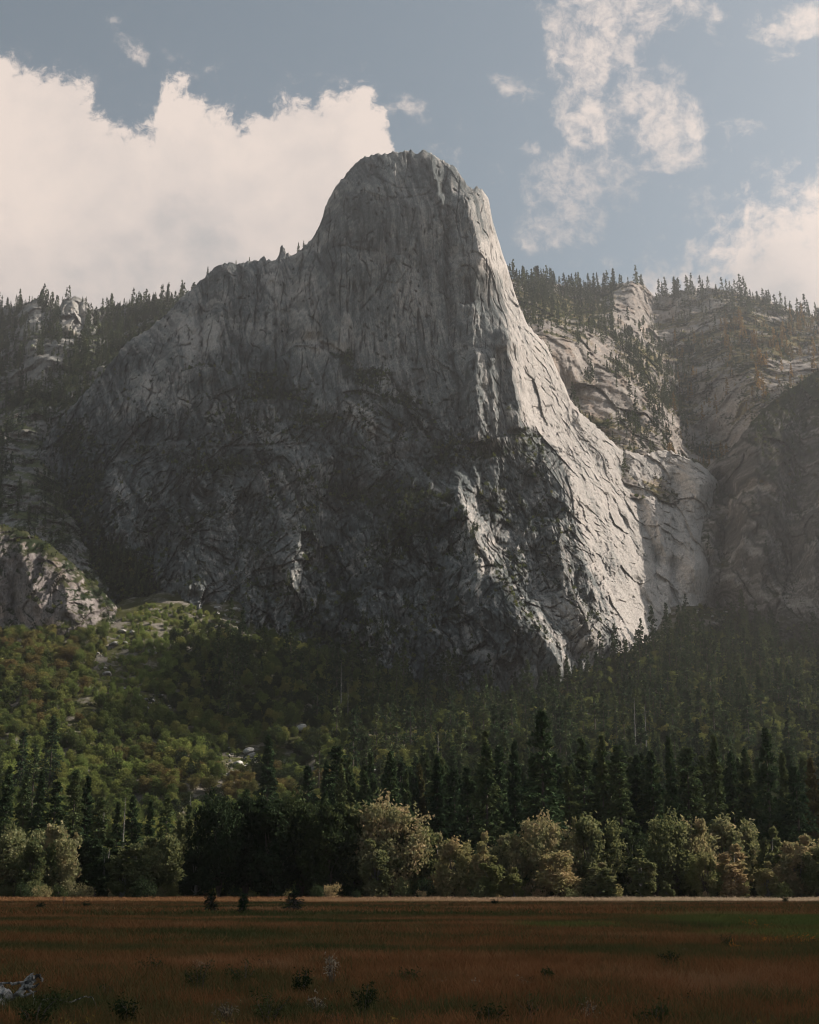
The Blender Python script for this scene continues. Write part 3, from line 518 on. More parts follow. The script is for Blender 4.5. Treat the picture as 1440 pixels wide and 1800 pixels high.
def one_mesh(name, parts, bark, leafm):
    tv, tf, _ = join(parts[0]); v, f, mi = join([(tv, tf), parts[1]]); return raw_mesh(name, v, f, [bark, leafm], False, mi)
def with_mat(me, leafm, slot=0):
    c = me.copy(); c.materials[slot] = leafm; return c
def plant(kind, meshes, loc, s, rz, label, cat, group=None, sx=None):
    root = bpy.data.objects.new(kind, None); COL.objects.link(root); root.location = loc; root.rotation_euler.z = rz; sx = sx or s; root.scale = (sx, sx, s); root.empty_display_size = 1
    root['label'] = label; root['category'] = cat
    if group: root['group'] = group
    for nm, me in (('trunk', meshes[0]), ('crown', meshes[1])):
        if me is not None: o = bpy.data.objects.new(nm, me); COL.objects.link(o); o.parent = root
    return root
def scatter(name, pts, sc, rz, idx, protos, kind='stuff'):
    """uncountable growth as one object: every point carries one of the plant shapes"""
    pc = bpy.data.collections.new(name + '_shapes')
    for i, me in enumerate(protos): pc.objects.link(bpy.data.objects.new('%s_%02d' % (name, i), me))
    me = bpy.data.meshes.new(name); me.vertices.add(len(pts)); me.vertices.foreach_set('co', np.asarray(pts, np.float32).ravel())
    fattr(me, 'sc', sc); fattr(me, 'rz', rz); a = me.attributes.new('pi', 'INT', 'POINT'); a.data.foreach_set('value', np.asarray(idx, np.int32))
    o = link(bpy.data.objects.new(name, me)); tag(o, kind=kind)
    g = bpy.data.node_groups.new(name, 'GeometryNodeTree'); g.interface.new_socket('Geometry', in_out='INPUT', socket_type='NodeSocketGeometry'); g.interface.new_socket('Geometry', in_out='OUTPUT', socket_type='NodeSocketGeometry')
    N = g.nodes; gi = N.new('NodeGroupInput'); go = N.new('NodeGroupOutput'); ip = N.new('GeometryNodeInstanceOnPoints'); ci = N.new('GeometryNodeCollectionInfo'); ci.inputs['Collection'].default_value = pc; ci.inputs['Separate Children'].default_value = True; ci.inputs['Reset Children'].default_value = True
    def at(n, ty):
        x = N.new('GeometryNodeInputNamedAttribute'); x.data_type = ty; x.inputs['Name'].default_value = n; return x.outputs['Attribute']
    g.links.new(gi.outputs[0], ip.inputs['Points']); g.links.new(ci.outputs[0], ip.inputs['Instance']); ip.inputs['Pick Instance'].default_value = True
    g.links.new(at('pi', 'INT'), ip.inputs['Instance Index']); cx = N.new('ShaderNodeCombineXYZ'); g.links.new(at('rz', 'FLOAT'), cx.inputs[2]); g.links.new(cx.outputs[0], ip.inputs['Rotation'])
    g.links.new(at('sc', 'FLOAT'), ip.inputs['Scale']); g.links.new(ip.outputs[0], go.inputs[0])
    md = o.modifiers.new('grow', 'NODES'); md.node_group = g; return o
# ------------------------------------------------------------------ plant shapes
CON = []
for i in range(7):
    H, Rm, bare, pw, gp = [(50, 5.2, .10, .8, .2), (50, 6.2, .14, .75, .3), (50, 4.4, .06, .9, .15), (50, 6.8, .2, .62, .45), (50, 5.0, .12, .7, .35), (50, 5.8, .04, .95, .15), (50, 4.2, .25, .6, .5)][i]
    CON.append(two_meshes('conifer', conifer_parts(H, Rm * 1.45, 310, 14, 100 + i, bare, (1.7, .8), pw * 1.15, gp), M_bark, M_conifer))
DEAD = [two_meshes('snag', conifer_parts(34, 2.4, 90, 6, 150 + i, .15, dead=True), M_greybark, None) for i in range(2)]
MIDC = [two_meshes('fir', conifer_parts(30, 5.0 + .6 * (i % 3), 150, 10, 120 + i, .08, (1.5, .75), .8, .25), M_bark, M_conifer) for i in range(4)]
FARC = [one_mesh('far_conifer', conifer_parts(26, 4.0 + .5 * (i % 3), 50, 5, 130 + i, .08, (2.2, 1.2), .8, .2), M_bark, M_farcon) for i in range(4)]
FARG = [with_mat(FARC[i], M_gold_far, 1) for i in (0, 1)]
MIDC1 = [one_mesh('mid_conifer', conifer_parts(30, 5.0 + .6 * (i % 3), 90, 7, 140 + i, .08, (1.9, 1.0), .8, .25), M_bark, M_conifer) for i in range(4)]
BRD = [two_meshes('cottonwood', broad_parts(22, [13, 11, 15, 9, 12, 8][i], [22, 18, 26, 16, 20, 14][i], 6500, 200 + i, .95, [.22, .10, .26, .05, .16, .04][i], [1, 2, 1, 2, 3, 2][i], .5), M_greybark if i % 2 else M_bark, M_cotton) for i in range(6)]
OAK = [two_meshes('oak', broad_parts(11, 10 + i, 9, 1800, 220 + i, .95, .2, 1, .2), M_bark, M_oak) for i in range(4)]
OAK1 = [one_mesh('oak_mass', broad_parts(10, 10.5, 9, 1700, 230 + i, .85, .12, 1, .2), M_bark, [M_oak, M_oak, M_oak, M_brownoak, M_darkleaf, M_bright][i]) for i in range(6)]
BUSH = [one_mesh('shrub_mass', broad_parts(3.2, 4, 5, 200, 250 + i, .7, .05, 1, .2), M_bark, [M_oak, M_darkleaf, M_bright, M_golden][i]) for i in range(4)]
def alt(pair, m): return (pair[0], with_mat(pair[1], m))
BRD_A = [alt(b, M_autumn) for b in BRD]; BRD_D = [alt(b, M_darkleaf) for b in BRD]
OAK_B = [alt(b, M_brownoak) for b in OAK]; OAK_G = [alt(b, M_bright) for b in OAK]; OAK_D = [alt(b, M_darkleaf) for b in OAK]
GCON = [alt(c, M_golden) for c in CON[:2]]
# ------------------------------------------------------------------ meadow ground
V = np.array([[-5500, -300, -.05], [5500, -300, -.05], [5500, 5600, -.05], [-5500, 5600, -.05]]); 
mx, my = np.meshgrid(np.concatenate([[-5500, -1500], np.linspace(-420, 420, 240), [1500, 5500]]), np.concatenate([[-1500, -200], np.linspace(-20, 540, 330), [1500, 5600]]))
mz = fbm(mx / 25, my / 25, 3, seed=53) * .07 * sstep(15, 60, my) * (my < 700) - .03
m_, T, out = new_mat('meadow_soil'); pos = T.new('ShaderNodeNewGeometry').outputs['Position']; n = T.noise(T.vmath('MULTIPLY', pos, (1, .35, 1)), .12, 5, .6); n2 = T.noise(pos, 3, 4, .7)
straw = T.mapr(T.vmath('DOT_PRODUCT', pos, (0, 1, 0)), 280, 360, 0, 1); c = T.ramp(T.math('ADD', T.math('MULTIPLY', n, .8), T.math('MULTIPLY', n2, .2)), [(.3, (.05, .045, .02)), (.5, (.09, .05, .025)), (.7, (.12, .07, .03))])
c = T.mix(straw, c, (.20, .14, .085)); d = T.new('ShaderNodeBsdfDiffuse'); T.L(c, d.inputs[0]); T.L(d.outputs[0], out.inputs[0])
tag(link(bpy.data.objects.new('ground', raw_mesh('ground', np.stack([mx, my, mz], -1).reshape(-1, 3), grid_faces(*mx.shape), [m_], True))), kind='structure')
# grass: tufts of bent blades
def grass_mat(name, far):
    m, T, out = new_mat(name); oi = T.new('ShaderNodeObjectInfo'); loc = oi.outputs['Location']; gz = T.new('ShaderNodeTexCoord').outputs['Generated']
    sp = T.new('ShaderNodeSeparateXYZ'); T.L(loc, sp.inputs[0]); x, y = sp.outputs[0], sp.outputs[1]
    n = T.noise(T.vmath('MULTIPLY', loc, (.55, 1, 0)), .05, 6, .72); n2 = T.noise(T.vmath('MULTIPLY', loc, (.8, 1, 0)), .55, 4, .7)
    f = T.math('ADD', T.math('ADD', T.math('MULTIPLY', T.math('SUBTRACT', n, .5), 1.5), T.math('MULTIPLY_ADD', n2, .45, .295)), T.math('MULTIPLY', T.math('SUBTRACT', oi.outputs['Random'], .5), .12))
    base = T.ramp(f, [(.40, (.062, .072, .028)), (.47, (.105, .094, .038)), (.53, (.165, .088, .038)), (.60, (.24, .105, .045)), (.72, (.29, .17, .09))])
    # ratio x/y fixes where along the meadow the green sward and the straw margin lie
    def zone(cx, cy, rx, ry):
        a = T.math('DIVIDE', T.math('SUBTRACT', x, cx), rx); b = T.math('DIVIDE', T.math('SUBTRACT', y, cy), ry); q = T.math('ADD', T.math('MULTIPLY', a, a), T.math('MULTIPLY', b, b))
        return T.math('MULTIPLY', T.mapr(T.math('ADD', q, T.math('MULTIPLY', T.math('SUBTRACT', n2, .5), 2)), 1.3, .4, 0, 1), .85)
    g = T.mix(n2, (.055, .10, .030), (.15, .17, .05))
    for z in ((25, 88, 10, 30), (8, 76, 3, 8), (17, 58, 5, 9)): base = T.mix(zone(*z), base, g)
    base = T.mix(zone(17, 32, 3.6, 5), base, (.26, .18, .13))
    st = T.mapr(T.math('ADD', y, T.math('MULTIPLY', T.math('SUBTRACT', n, .5), 120)), 235, 330, 0, 1); base = T.mix(st, base, T.mix(T.mapr(x, -40, 70, 0, 1), (.16, .085, .042), (.31, .24, .165)))
    d = T.new('ShaderNodeBsdfDiffuse'); t = T.new('ShaderNodeBsdfTranslucent'); T.put(d.inputs[0], base); T.put(t.inputs[0], base); mx = T.new('ShaderNodeMixShader', i_0=.3); T.L(d.outputs[0], mx.inputs[1]); T.L(t.outputs[0], mx.inputs[2]); T.L(mx.outputs[0], out.inputs[0]); return m
M_grass = grass_mat('meadow_grass', False)
def tuft(n, h, spread, w, seed):
    r = np.random.default_rng(seed); V = []; Fs = []
    b = np.stack([r.normal(0, spread, n), r.normal(0, spread, n), np.full(n, -.04)], 1); a = r.random(n) * 6.28; ln = r.uniform(.1, 1.3, n); hh = h * r.uniform(.45, 1.1, n)
    dr = np.stack([np.cos(a), np.sin(a), a * 0], 1); sd_ = np.stack([-np.sin(a), np.cos(a), a * 0], 1) * w * .5; zz = np.array([0, 0, 1.])
    p1 = b + dr * (ln * hh * .3)[:, None] + zz * (hh * .6)[:, None]; p2 = b + dr * (ln * hh)[:, None] + zz * hh[:, None]
    V = np.stack([b - sd_, b + sd_, p1 + sd_ * .8, p1 - sd_ * .8, p2 + sd_ * .25, p2 - sd_ * .25], 1).reshape(-1, 3); k = np.arange(n)[:, None] * 6
    return raw_mesh('tuft', V, np.concatenate([k + [0, 1, 2, 3], k + [3, 2, 4, 5]]), [M_grass])
TUF = [tuft(60, .30, .26, .010, 300 + i) for i in range(4)] + [tuft(70, .34, .6, .022, 310 + i) for i in range(3)] + [tuft(90, .5, 1.4, .08, 320 + i) for i in range(3)]
pts = []; scs = []; ids = []
def band(y0, y1, dens, lo, hi, s0, s1):
    A = (y1 ** 2 - y0 ** 2) * .34; n = int(A * dens); y = np.sqrt(rng.random(n) * (y1 ** 2 - y0 ** 2) + y0 ** 2); x = (rng.random(n) * 2 - 1) * (y * .34 + 6)
    z = fbm(x / 25, y / 25, 3, seed=53) * .07 * sstep(15, 60, y); pts.append(np.stack([x, y, z], 1)); s = rng.uniform(s0, s1, n) * (1 + .35 * gn(x / 6, y / 12, 77)) * (1 + sstep(330, 400, y) * (.2 + 1.2 * rng.random(n) ** 2)); scs.append(s); ids.append(rng.integers(lo, hi, n))
band(13, 48, 12, 0, 4, .6, 1.15); band(48, 110, 3.2, 4, 7, .7, 1.2); band(110, 480, .42, 7, 10, .7, 1.25)
pts = np.concatenate(pts); scs = np.concatenate(scs); ids = np.concatenate(ids); scatter('grass', pts, scs, rng.random(len(pts)) * 6.28, ids, TUF)
# ------------------------------------------------------------------ forest on the slope: where each kind grows
def zg(x, y): return float(ground(np.array([x]), np.array([y]))[0])
n = 26000; sy = np.sqrt(rng.random(n) * (1560 ** 2 - 500 ** 2) + 500 ** 2); sx = (rng.random(n) * 2 - 1) * (sy * .335 + 25)
sz = ground(sx, sy); Wp = np.stack([sx, sy, sz], 1); qx, qy = proj(Wp)
# keep only ground in front of the rock foot
lim = np.interp(qx, [c[0] for c in cp], [c[2] for c in cp]); ok = sy < lim - 4
Wp, qx, qy, sx, sy = Wp[ok], qx[ok], qy[ok], sx[ok], sy[ok]
bare = ell(720 + (qx - 720), qy, [(190, 1180, 34, 34, 1.), (215, 1125, 26, 30, 1.), (150, 1250, 30, 22, .9), (120, 1290, 22, 14, .8), (270, 1235, 34, 18, 1.), (415, 1090, 34, 24, 1.2), (450, 1120, 24, 14, .8), (430, 1340, 52, 22, 1.3), (350, 1310, 30, 8, .8), (535, 1290, 20, 14, 1.), (545, 1360, 18, 20, 1.), (500, 1350, 22, 12, .9), (650, 1380, 14, 30, .8), (1250, 1085, 40, 14, 1.), (1230, 1110, 50, 14, .9), (1215, 1260, 12, 8, .8), (1380, 1150, 12, 26, .7)])
fresh = ell(qx, qy, [(250, 1130, 60, 70, 1.), (210, 1200, 60, 50, 1.), (330, 1080, 70, 26, .8), (480, 1110, 30, 16, .5), (1270, 1150, 50, 18, .7), (100, 1350, 120, 30, .5), (380, 1330, 30, 12, .7)])
brown = ell(qx, qy, [(90, 1180, 110, 60, .8), (60, 1260, 80, 30, .6), (400, 1390, 150, 26, 1.2), (260, 1345, 90, 18, .7), (540, 1400, 50, 16, .8), (960, 1215, 26, 12, .9)])
conz = sstep(480, 760, qx) * .55 + ell(qx, qy, [(60, 1420, 60, 50, .5), (400, 1190, 60, 80, .35), (560, 1210, 90, 70, .3), (1140, 1120, 80, 50, .5), (1330, 1150, 130, 50, .5)])
u = rng.random(len(Wp)); grow = u > bare * 1.5
con = (rng.random(len(Wp)) < conz * .21) & grow
# thin to natural spacing
def thin(P2, rad):
    cell = {}; keep = np.zeros(len(P2), bool)
    for i, (x, y) in enumerate(P2):
        k = (int(x // rad), int(y // rad)); good = True
        for a in (-1, 0, 1):
            for b in (-1, 0, 1):
                for j in cell.get((k[0] + a, k[1] + b), ()):
                    if (P2[j][0] - x) ** 2 + (P2[j][1] - y) ** 2 < rad * rad: good = False; break
                if not good: break
            if not good: break
        if good: keep[i] = True; cell.setdefault(k, []).append(i)
    return keep
kb = np.where(grow & ~con)[0]; kb = kb[thin(Wp[kb, :2].tolist(), 5.2)]; kc = np.where(con)[0]; kc = kc[thin(Wp[kc, :2].tolist(), 6.0)]
# broadleaved canopy
kind = np.full(len(kb), 0); rr = rng.random(len(kb)); kind[rr < brown[kb] * .6] = 3; kind[(rr < fresh[kb] * .9)] = 5
kind[(kind == 0) & (rr > .72) & (qx[kb] > 300)] = 4; bsz = rng.uniform(.55, 1.15, len(kb)) * np.where(fresh[kb] > .5, .62, 1.0) * np.where(qy[kb] < 1120, .8, 1)
big = np.argsort(-(bsz / sy[kb]) * (1 + .5 * (sy[kb] < 700)))[:255]; isb = np.zeros(len(kb), bool); isb[big] = True
ii = np.where(kind == 0, rng.integers(0, 3, len(kb)), kind)
scatter('woods', Wp[kb][~isb], bsz[~isb], rng.random((~isb).sum()) * 6.28, ii[~isb], OAK1)
osets = {0: OAK, 3: OAK_B, 4: OAK_D, 5: OAK_G}
olab = {0: 'rounded green broadleaf tree in the woods on the slope', 3: 'russet turning broadleaf tree in the woods on the slope', 4: 'dark green broadleaf tree in the woods on the slope', 5: 'yellow green broadleaf tree beside the bare stony gully'}
for j, k in enumerate(np.where(isb)[0]):
    kd = int(kind[k]); plant('broadleaf_tree', osets[kd][j % 4], Wp[kb][k] - [0, 0, .3], bsz[k], rng.random() * 6.28, olab[kd], 'tree', {0: 'green', 3: 'russet', 4: 'dark green', 5: 'yellow green'}[kd] + ' broadleaf trees on the slope')
# conifers of the slope
csz = (.55 + 1.0 * rng.random(len(kc)) ** 1.3) * np.where(sy[kc] < 800, 1.1, .95); bigc = np.argsort(-(csz / sy[kc]))[:165]; isc = np.zeros(len(kc), bool); isc[bigc] = True
for j, k in enumerate(np.where(isc)[0]): plant('conifer', MIDC[j % 4], Wp[kc][k] - [0, 0, .3], csz[k], rng.random() * 6.28, 'mid-sized green conifer standing among the woods on the slope', 'conifer', 'conifers among the woods on the slope')
FP = [Wp[kc][~isc]]; FS = [csz[~isc] * 1.0]; FI = [rng.integers(4, 8, (~isc).sum())]
# undergrowth on open ground
kg = rng.random(len(Wp)) < .55; kg &= (bare > .2) | (fresh > .4) | (rng.random(len(Wp)) < .15); bi = np.where(fresh[kg] > .4, 2, rng.integers(0, 2, kg.sum()))
UP_, US_, UI_ = [Wp[kg]], [rng.uniform(.4, 1.3, kg.sum())], [bi]
# conifers and brush on the far ridges and on the ledges of the rock
def on_sheet(name, n, prob, seed):
    S = SHEETS[name]; r = np.random.default_rng(seed); ny, nx = S['px'].shape; w = prob(S['px'], S['py'], S['W'], S['N'], S['veg'])
    A = np.abs(np.gradient(S['W'][..., 0], axis=1)) * np.linalg.norm(np.gradient(S['W'][..., 1:], axis=0), axis=-1); w = (np.clip(w, 0, 1) * A).ravel(); c = np.cumsum(w); idx = np.searchsorted(c, r.random(n) * c[-1]); idx = np.clip(idx, 0, len(w) - 1)
    return S['W'].reshape(-1, 3)[idx] + r.normal(0, 1.2, (n, 3)) * [1, 1, 0], S['px'].ravel()[idx], S['py'].ravel()[idx]
def pr_r(px, py, W, N, v): return sstep(.02, .6, v) * (.1 + sstep(.15, .5, N[..., 2])) * (py < 840) * (px < 1640) * (1 + 3.5 * sstep(26, 0, py - top_r(px))) * (.25 + 1.6 * sstep(-.25, .35, gn(W[..., 0] / 45, W[..., 1] / 90, 87))) * (1 - .8 * ell(px, py, [(1010, 562, 70, 14, 1), (1100, 545, 26, 30, 1)]))
p_, x_, y_ = on_sheet('hill', 3000, pr_r, 61); lit_gold = (x_ > 1170) & (rng.random(len(x_)) < sstep(1140, 1300, x_) * .8) & (y_ > 560)
FP.append(p_ - [0, 0, 1.5]); FS.append((.25 + rng.random(len(p_)) ** 1.5 * 1.0) * np.where(y_ < top_r(x_) + 25, 1.25, .85) * (1 + .5 * gn(p_[:, 0] / 30, p_[:, 1] / 60, 88))); FI.append(np.where(lit_gold, rng.integers(8, 10, len(p_)), rng.integers(0, 4, len(p_))))
def pr_l(px, py, W, N, v): return sstep(-.05, .5, v) * (.1 + sstep(.15, .5, N[..., 2])) * (px > -250) * (py < 1090) * (1.0 * (py < 720) + .25) * (1 + 3.5 * sstep(22, 0, py - top_l(px))) * (.6 + 1. * sstep(-.25, .35, gn(W[..., 0] / 45, W[..., 1] / 90, 86)))
p_, x_, y_ = on_sheet('ridge', 4000, pr_l, 62); FP.append(p_ - [0, 0, 1.5]); FS.append((.3 + rng.random(len(p_)) ** 1.5 * .95) * (1 + .5 * gn(p_[:, 0] / 30, p_[:, 1] / 60, 89))); FI.append(rng.integers(0, 4, len(p_)))
p_, x_, y_ = on_sheet('rock_mountain', 620, lambda px, py, W, N, v: sstep(.5, .8, v) * (py > 600) * (px < 1000), 63); FP.append(p_ - [0, 0, 1]); FS.append(rng.uniform(.25, .6, len(p_))); FI.append(rng.integers(0, 4, len(p_)))
p_, x_, y_ = on_sheet('cliff', 160, lambda px, py, W, N, v: sstep(.4, .7, v) * (px < 1600), 64); FP.append(p_ - [0, 0, 1]); FS.append(rng.uniform(.4, .8, len(p_))); FI.append(rng.integers(0, 4, len(p_)))
for nm, n_, sd_ in (('rock_mountain', 4200, 65), ('hill', 2600, 66), ('ridge', 1800, 67), ('rock_dome', 260, 68), ('cliff', 300, 69)):
    p_, x_, y_ = on_sheet(nm, n_, lambda px, py, W, N, v: sstep(.38, .7, v) * (px < 1640) * (px > -250), sd_); UP_.append(p_ - [0, 0, .6]); US_.append(rng.uniform(.5, 1.5, n_)); UI_.append(np.where((x_ > 1150) & (rng.random(n_) < .4), 3, rng.integers(0, 2, n_)))
FP = np.concatenate(FP); scatter('forest', FP, np.concatenate(FS), rng.random(len(FP)) * 6.28, np.concatenate(FI), FARC + MIDC1 + FARG)
UP_ = np.concatenate(UP_); scatter('undergrowth', UP_, np.concatenate(US_), rng.random(len(UP_)) * 6.28, np.concatenate(UI_), BUSH)
# a few lone trees on the skyline of the left shoulder
for x, y, s, l in ((524, 441, .55, 'slim tree on the skyline left of the summit, taller of the pair'), (533, 433, .42, 'short tree on the skyline left of the summit, beside a slim one'), (415, 462, .34, 'stunted tree on the jagged shoulder, left one of the two'), (438, 459, .34, 'stunted tree on the jagged shoulder, right one of the two'), (365, 484, .5, 'small tree on the lower end of the jagged shoulder')):
    c = np.argmin(np.abs(SHEETS['rock_mountain']['px'][0] - x)); q = SHEETS['rock_mountain']['W'][-1, c]; plant('conifer', MIDC[0], q + [0, 3, -2], s, x, l, 'conifer')
# ------------------------------------------------------------------ tall conifers behind the meadow-edge trees
tall = [(8, 1345, 520), (40, 1362, 505), (66, 1352, 500), (92, 1372, 510), (128, 1350, 505), (148, 1362, 520), (172, 1400, 500), (205, 1408, 500), (232, 1398, 515), (262, 1405, 500), (292, 1400, 515), (330, 1412, 500),
        (388, 1400, 520), (432, 1385, 530), (470, 1290, 620), (540, 1345, 560), (572, 1350, 540), (592, 1310, 530), (612, 1330, 520), (640, 1345, 530), (686, 1318, 470), (712, 1355, 500), (738, 1340, 520), (770, 1328, 480), (800, 1352, 500), (822, 1345, 510), (856, 1282, 470),
        (880, 1310, 490), (905, 1300, 500), (955, 1248, 455), (985, 1340, 500), (1003, 1345, 470), (1028, 1292, 480), (1060, 1290, 475), (1092, 1308, 470), (1122, 1325, 490), (1150, 1318, 480), (1184, 1292, 470), (1212, 1312, 490), (1240, 1325, 500), (1260, 1290, 475), (1290, 1328, 500),
        (1318, 1315, 490), (1352, 1278, 475), (1380, 1320, 490), (1405, 1345, 470), (1432, 1330, 480), (1470, 1300, 480), (1510, 1320, 490), (1560, 1335, 485), (1610, 1310, 490), (1660, 1330, 495), (-120, 1345, 500), (-30, 1360, 510), (-70, 1350, 500)]
for i in range(78): tall.append((rng.uniform(560, 1440), 1318 + 95 * rng.random(), rng.uniform(485, 580)))
special = {955: 'tallest dark conifer, rising above all others right of centre', 686: 'dark narrow conifer standing apart behind the middle cottonwoods', 856: 'tall dark conifer left of the tallest one, with a pointed top', 1352: 'tall full conifer near the right edge of the conifer belt', 1028: 'tall conifer right of the tallest one, left of a close pair',
    1060: 'tall conifer right of the tallest one, right of a close pair', 1092: 'brighter green conifer with its right side in the sun', 1184: 'tall conifer in the belt behind the widest cottonwood', 1260: 'tall spreading conifer in the right half of the belt', 470: 'pale green conifer beside the grey rock debris', 592: 'green conifer just right of the grey boulders', 770: 'dark columnar conifer behind the pinkish willows', 1405: 'dark conifer close to the right edge, lower than its neighbours', 128: 'dark conifer at left with drooping shaggy branches', 40: 'dark conifer near the left edge rising above green oaks'}
for i, (x, yt, Y) in enumerate(tall):
    X = Xat(x, Y, (yt + 1560) / 2); top = P(x, yt, Y)[2]; z0 = zg(X, Y); h = max(12, top - z0); ms = CON[i % 7]
    wdt = (h / 50) ** .75 * rng.uniform(.85, 1.15); lab = special.get(x) if i < 51 else None
    plant('conifer', GCON[i % 2] if x in (738, 1432) else ms, (X, Y, z0 - .2), h / 50, rng.random() * 6.28, lab or ('tall dark conifer in the belt right behind the meadow edge trees' if x > 540 else 'dark conifer among mixed trees behind the left meadow edge'), 'conifer', None if lab else ('conifers in the belt behind the meadow edge' if x > 540 else 'conifers behind the left meadow edge'), wdt)
for x, yt, Y, l in ((182, 1395, 505, 'bare dead trunk rising from the trees at left'), (612, 1195, 1000, 'grey dead trunk on the dark slope below the rock, left'), (600, 1160, 1050, 'pale thin dead trunk highest on the dark slope'), (218, 1400, 500, 'forked pale dead tree among the conifers at left'), (1115, 1225, 900, 'grey dead tree in the sunlit woods right of centre'), (1135, 1240, 880, 'slender grey dead tree beside another in woods right of centre'), (334, 1395, 540, 'thin dead trunk below the russet oaks'), (770, 1285, 620, 'leafless grey tree top behind the middle conifers')):
    X = Xat(x, Y, yt + 40); z0 = zg(X, Y); h = P(x, yt, Y)[2] - z0; plant('dead_tree', DEAD[x % 2], (X, Y, z0 - .3), max(h, 14) / 34, x, l, 'dead tree')
# ------------------------------------------------------------------ trees along the meadow edge: (centre px, top px, width px, distance, leaf tint, shape)
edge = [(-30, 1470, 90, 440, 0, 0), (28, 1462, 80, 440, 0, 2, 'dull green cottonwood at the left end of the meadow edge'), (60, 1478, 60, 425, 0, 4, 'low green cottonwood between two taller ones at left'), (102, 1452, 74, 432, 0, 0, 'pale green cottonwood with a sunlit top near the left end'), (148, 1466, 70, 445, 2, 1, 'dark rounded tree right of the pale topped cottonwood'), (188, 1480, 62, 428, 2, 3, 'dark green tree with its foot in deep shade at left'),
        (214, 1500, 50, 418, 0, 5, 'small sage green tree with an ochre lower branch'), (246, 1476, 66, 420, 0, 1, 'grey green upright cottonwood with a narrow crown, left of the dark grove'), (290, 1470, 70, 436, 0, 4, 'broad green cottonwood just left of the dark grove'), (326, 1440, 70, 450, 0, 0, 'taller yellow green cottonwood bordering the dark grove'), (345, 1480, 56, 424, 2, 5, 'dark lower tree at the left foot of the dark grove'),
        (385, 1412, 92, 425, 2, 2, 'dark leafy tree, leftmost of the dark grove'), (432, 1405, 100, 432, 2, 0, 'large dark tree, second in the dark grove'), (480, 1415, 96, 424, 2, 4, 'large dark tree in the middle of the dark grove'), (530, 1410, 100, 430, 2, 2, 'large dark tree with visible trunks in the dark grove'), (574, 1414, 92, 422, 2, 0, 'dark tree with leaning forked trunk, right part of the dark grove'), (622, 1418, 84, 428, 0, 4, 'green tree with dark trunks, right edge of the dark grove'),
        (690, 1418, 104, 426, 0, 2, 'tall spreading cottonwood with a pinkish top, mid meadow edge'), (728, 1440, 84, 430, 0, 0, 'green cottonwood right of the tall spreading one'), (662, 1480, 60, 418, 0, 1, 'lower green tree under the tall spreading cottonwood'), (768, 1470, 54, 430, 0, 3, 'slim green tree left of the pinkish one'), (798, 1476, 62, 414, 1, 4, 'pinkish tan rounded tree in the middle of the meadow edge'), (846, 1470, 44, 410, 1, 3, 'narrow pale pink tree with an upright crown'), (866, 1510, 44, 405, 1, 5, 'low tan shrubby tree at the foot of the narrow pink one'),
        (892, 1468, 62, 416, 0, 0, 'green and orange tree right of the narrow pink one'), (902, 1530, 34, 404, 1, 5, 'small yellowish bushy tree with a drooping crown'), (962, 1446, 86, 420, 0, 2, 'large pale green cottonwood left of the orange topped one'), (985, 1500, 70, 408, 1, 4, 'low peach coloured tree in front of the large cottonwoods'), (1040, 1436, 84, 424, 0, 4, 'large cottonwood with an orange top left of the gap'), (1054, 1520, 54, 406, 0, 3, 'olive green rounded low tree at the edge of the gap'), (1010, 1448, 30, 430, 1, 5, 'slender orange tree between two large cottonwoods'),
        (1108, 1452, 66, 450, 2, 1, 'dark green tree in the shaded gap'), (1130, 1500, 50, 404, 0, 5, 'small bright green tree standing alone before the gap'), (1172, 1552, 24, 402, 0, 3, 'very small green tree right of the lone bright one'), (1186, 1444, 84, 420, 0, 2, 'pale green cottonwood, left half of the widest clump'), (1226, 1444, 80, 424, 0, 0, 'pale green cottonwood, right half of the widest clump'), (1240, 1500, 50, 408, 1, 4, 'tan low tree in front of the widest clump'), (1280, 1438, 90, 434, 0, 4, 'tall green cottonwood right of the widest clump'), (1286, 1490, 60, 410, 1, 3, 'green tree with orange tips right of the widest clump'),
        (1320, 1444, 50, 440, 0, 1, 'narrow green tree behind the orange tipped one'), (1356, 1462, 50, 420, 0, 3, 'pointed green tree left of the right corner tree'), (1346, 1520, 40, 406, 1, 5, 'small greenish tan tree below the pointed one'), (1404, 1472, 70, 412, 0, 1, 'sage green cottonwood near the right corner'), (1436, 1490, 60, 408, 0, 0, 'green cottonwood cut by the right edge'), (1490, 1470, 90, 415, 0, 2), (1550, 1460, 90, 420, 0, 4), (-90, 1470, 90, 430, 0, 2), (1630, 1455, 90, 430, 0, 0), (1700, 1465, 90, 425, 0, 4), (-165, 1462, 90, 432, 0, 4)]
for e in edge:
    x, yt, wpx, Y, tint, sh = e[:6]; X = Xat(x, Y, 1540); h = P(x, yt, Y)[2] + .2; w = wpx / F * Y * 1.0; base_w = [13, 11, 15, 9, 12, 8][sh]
    plant('cottonwood', (BRD, BRD_A, BRD_D)[tint][sh], (X, Y, -.1), h / 22, rng.random() * 6.28, e[6] if len(e) > 6 else 'cottonwood of the meadow edge beyond the border of the view', 'tree', 'trees along the meadow edge', w / base_w * 1.12)
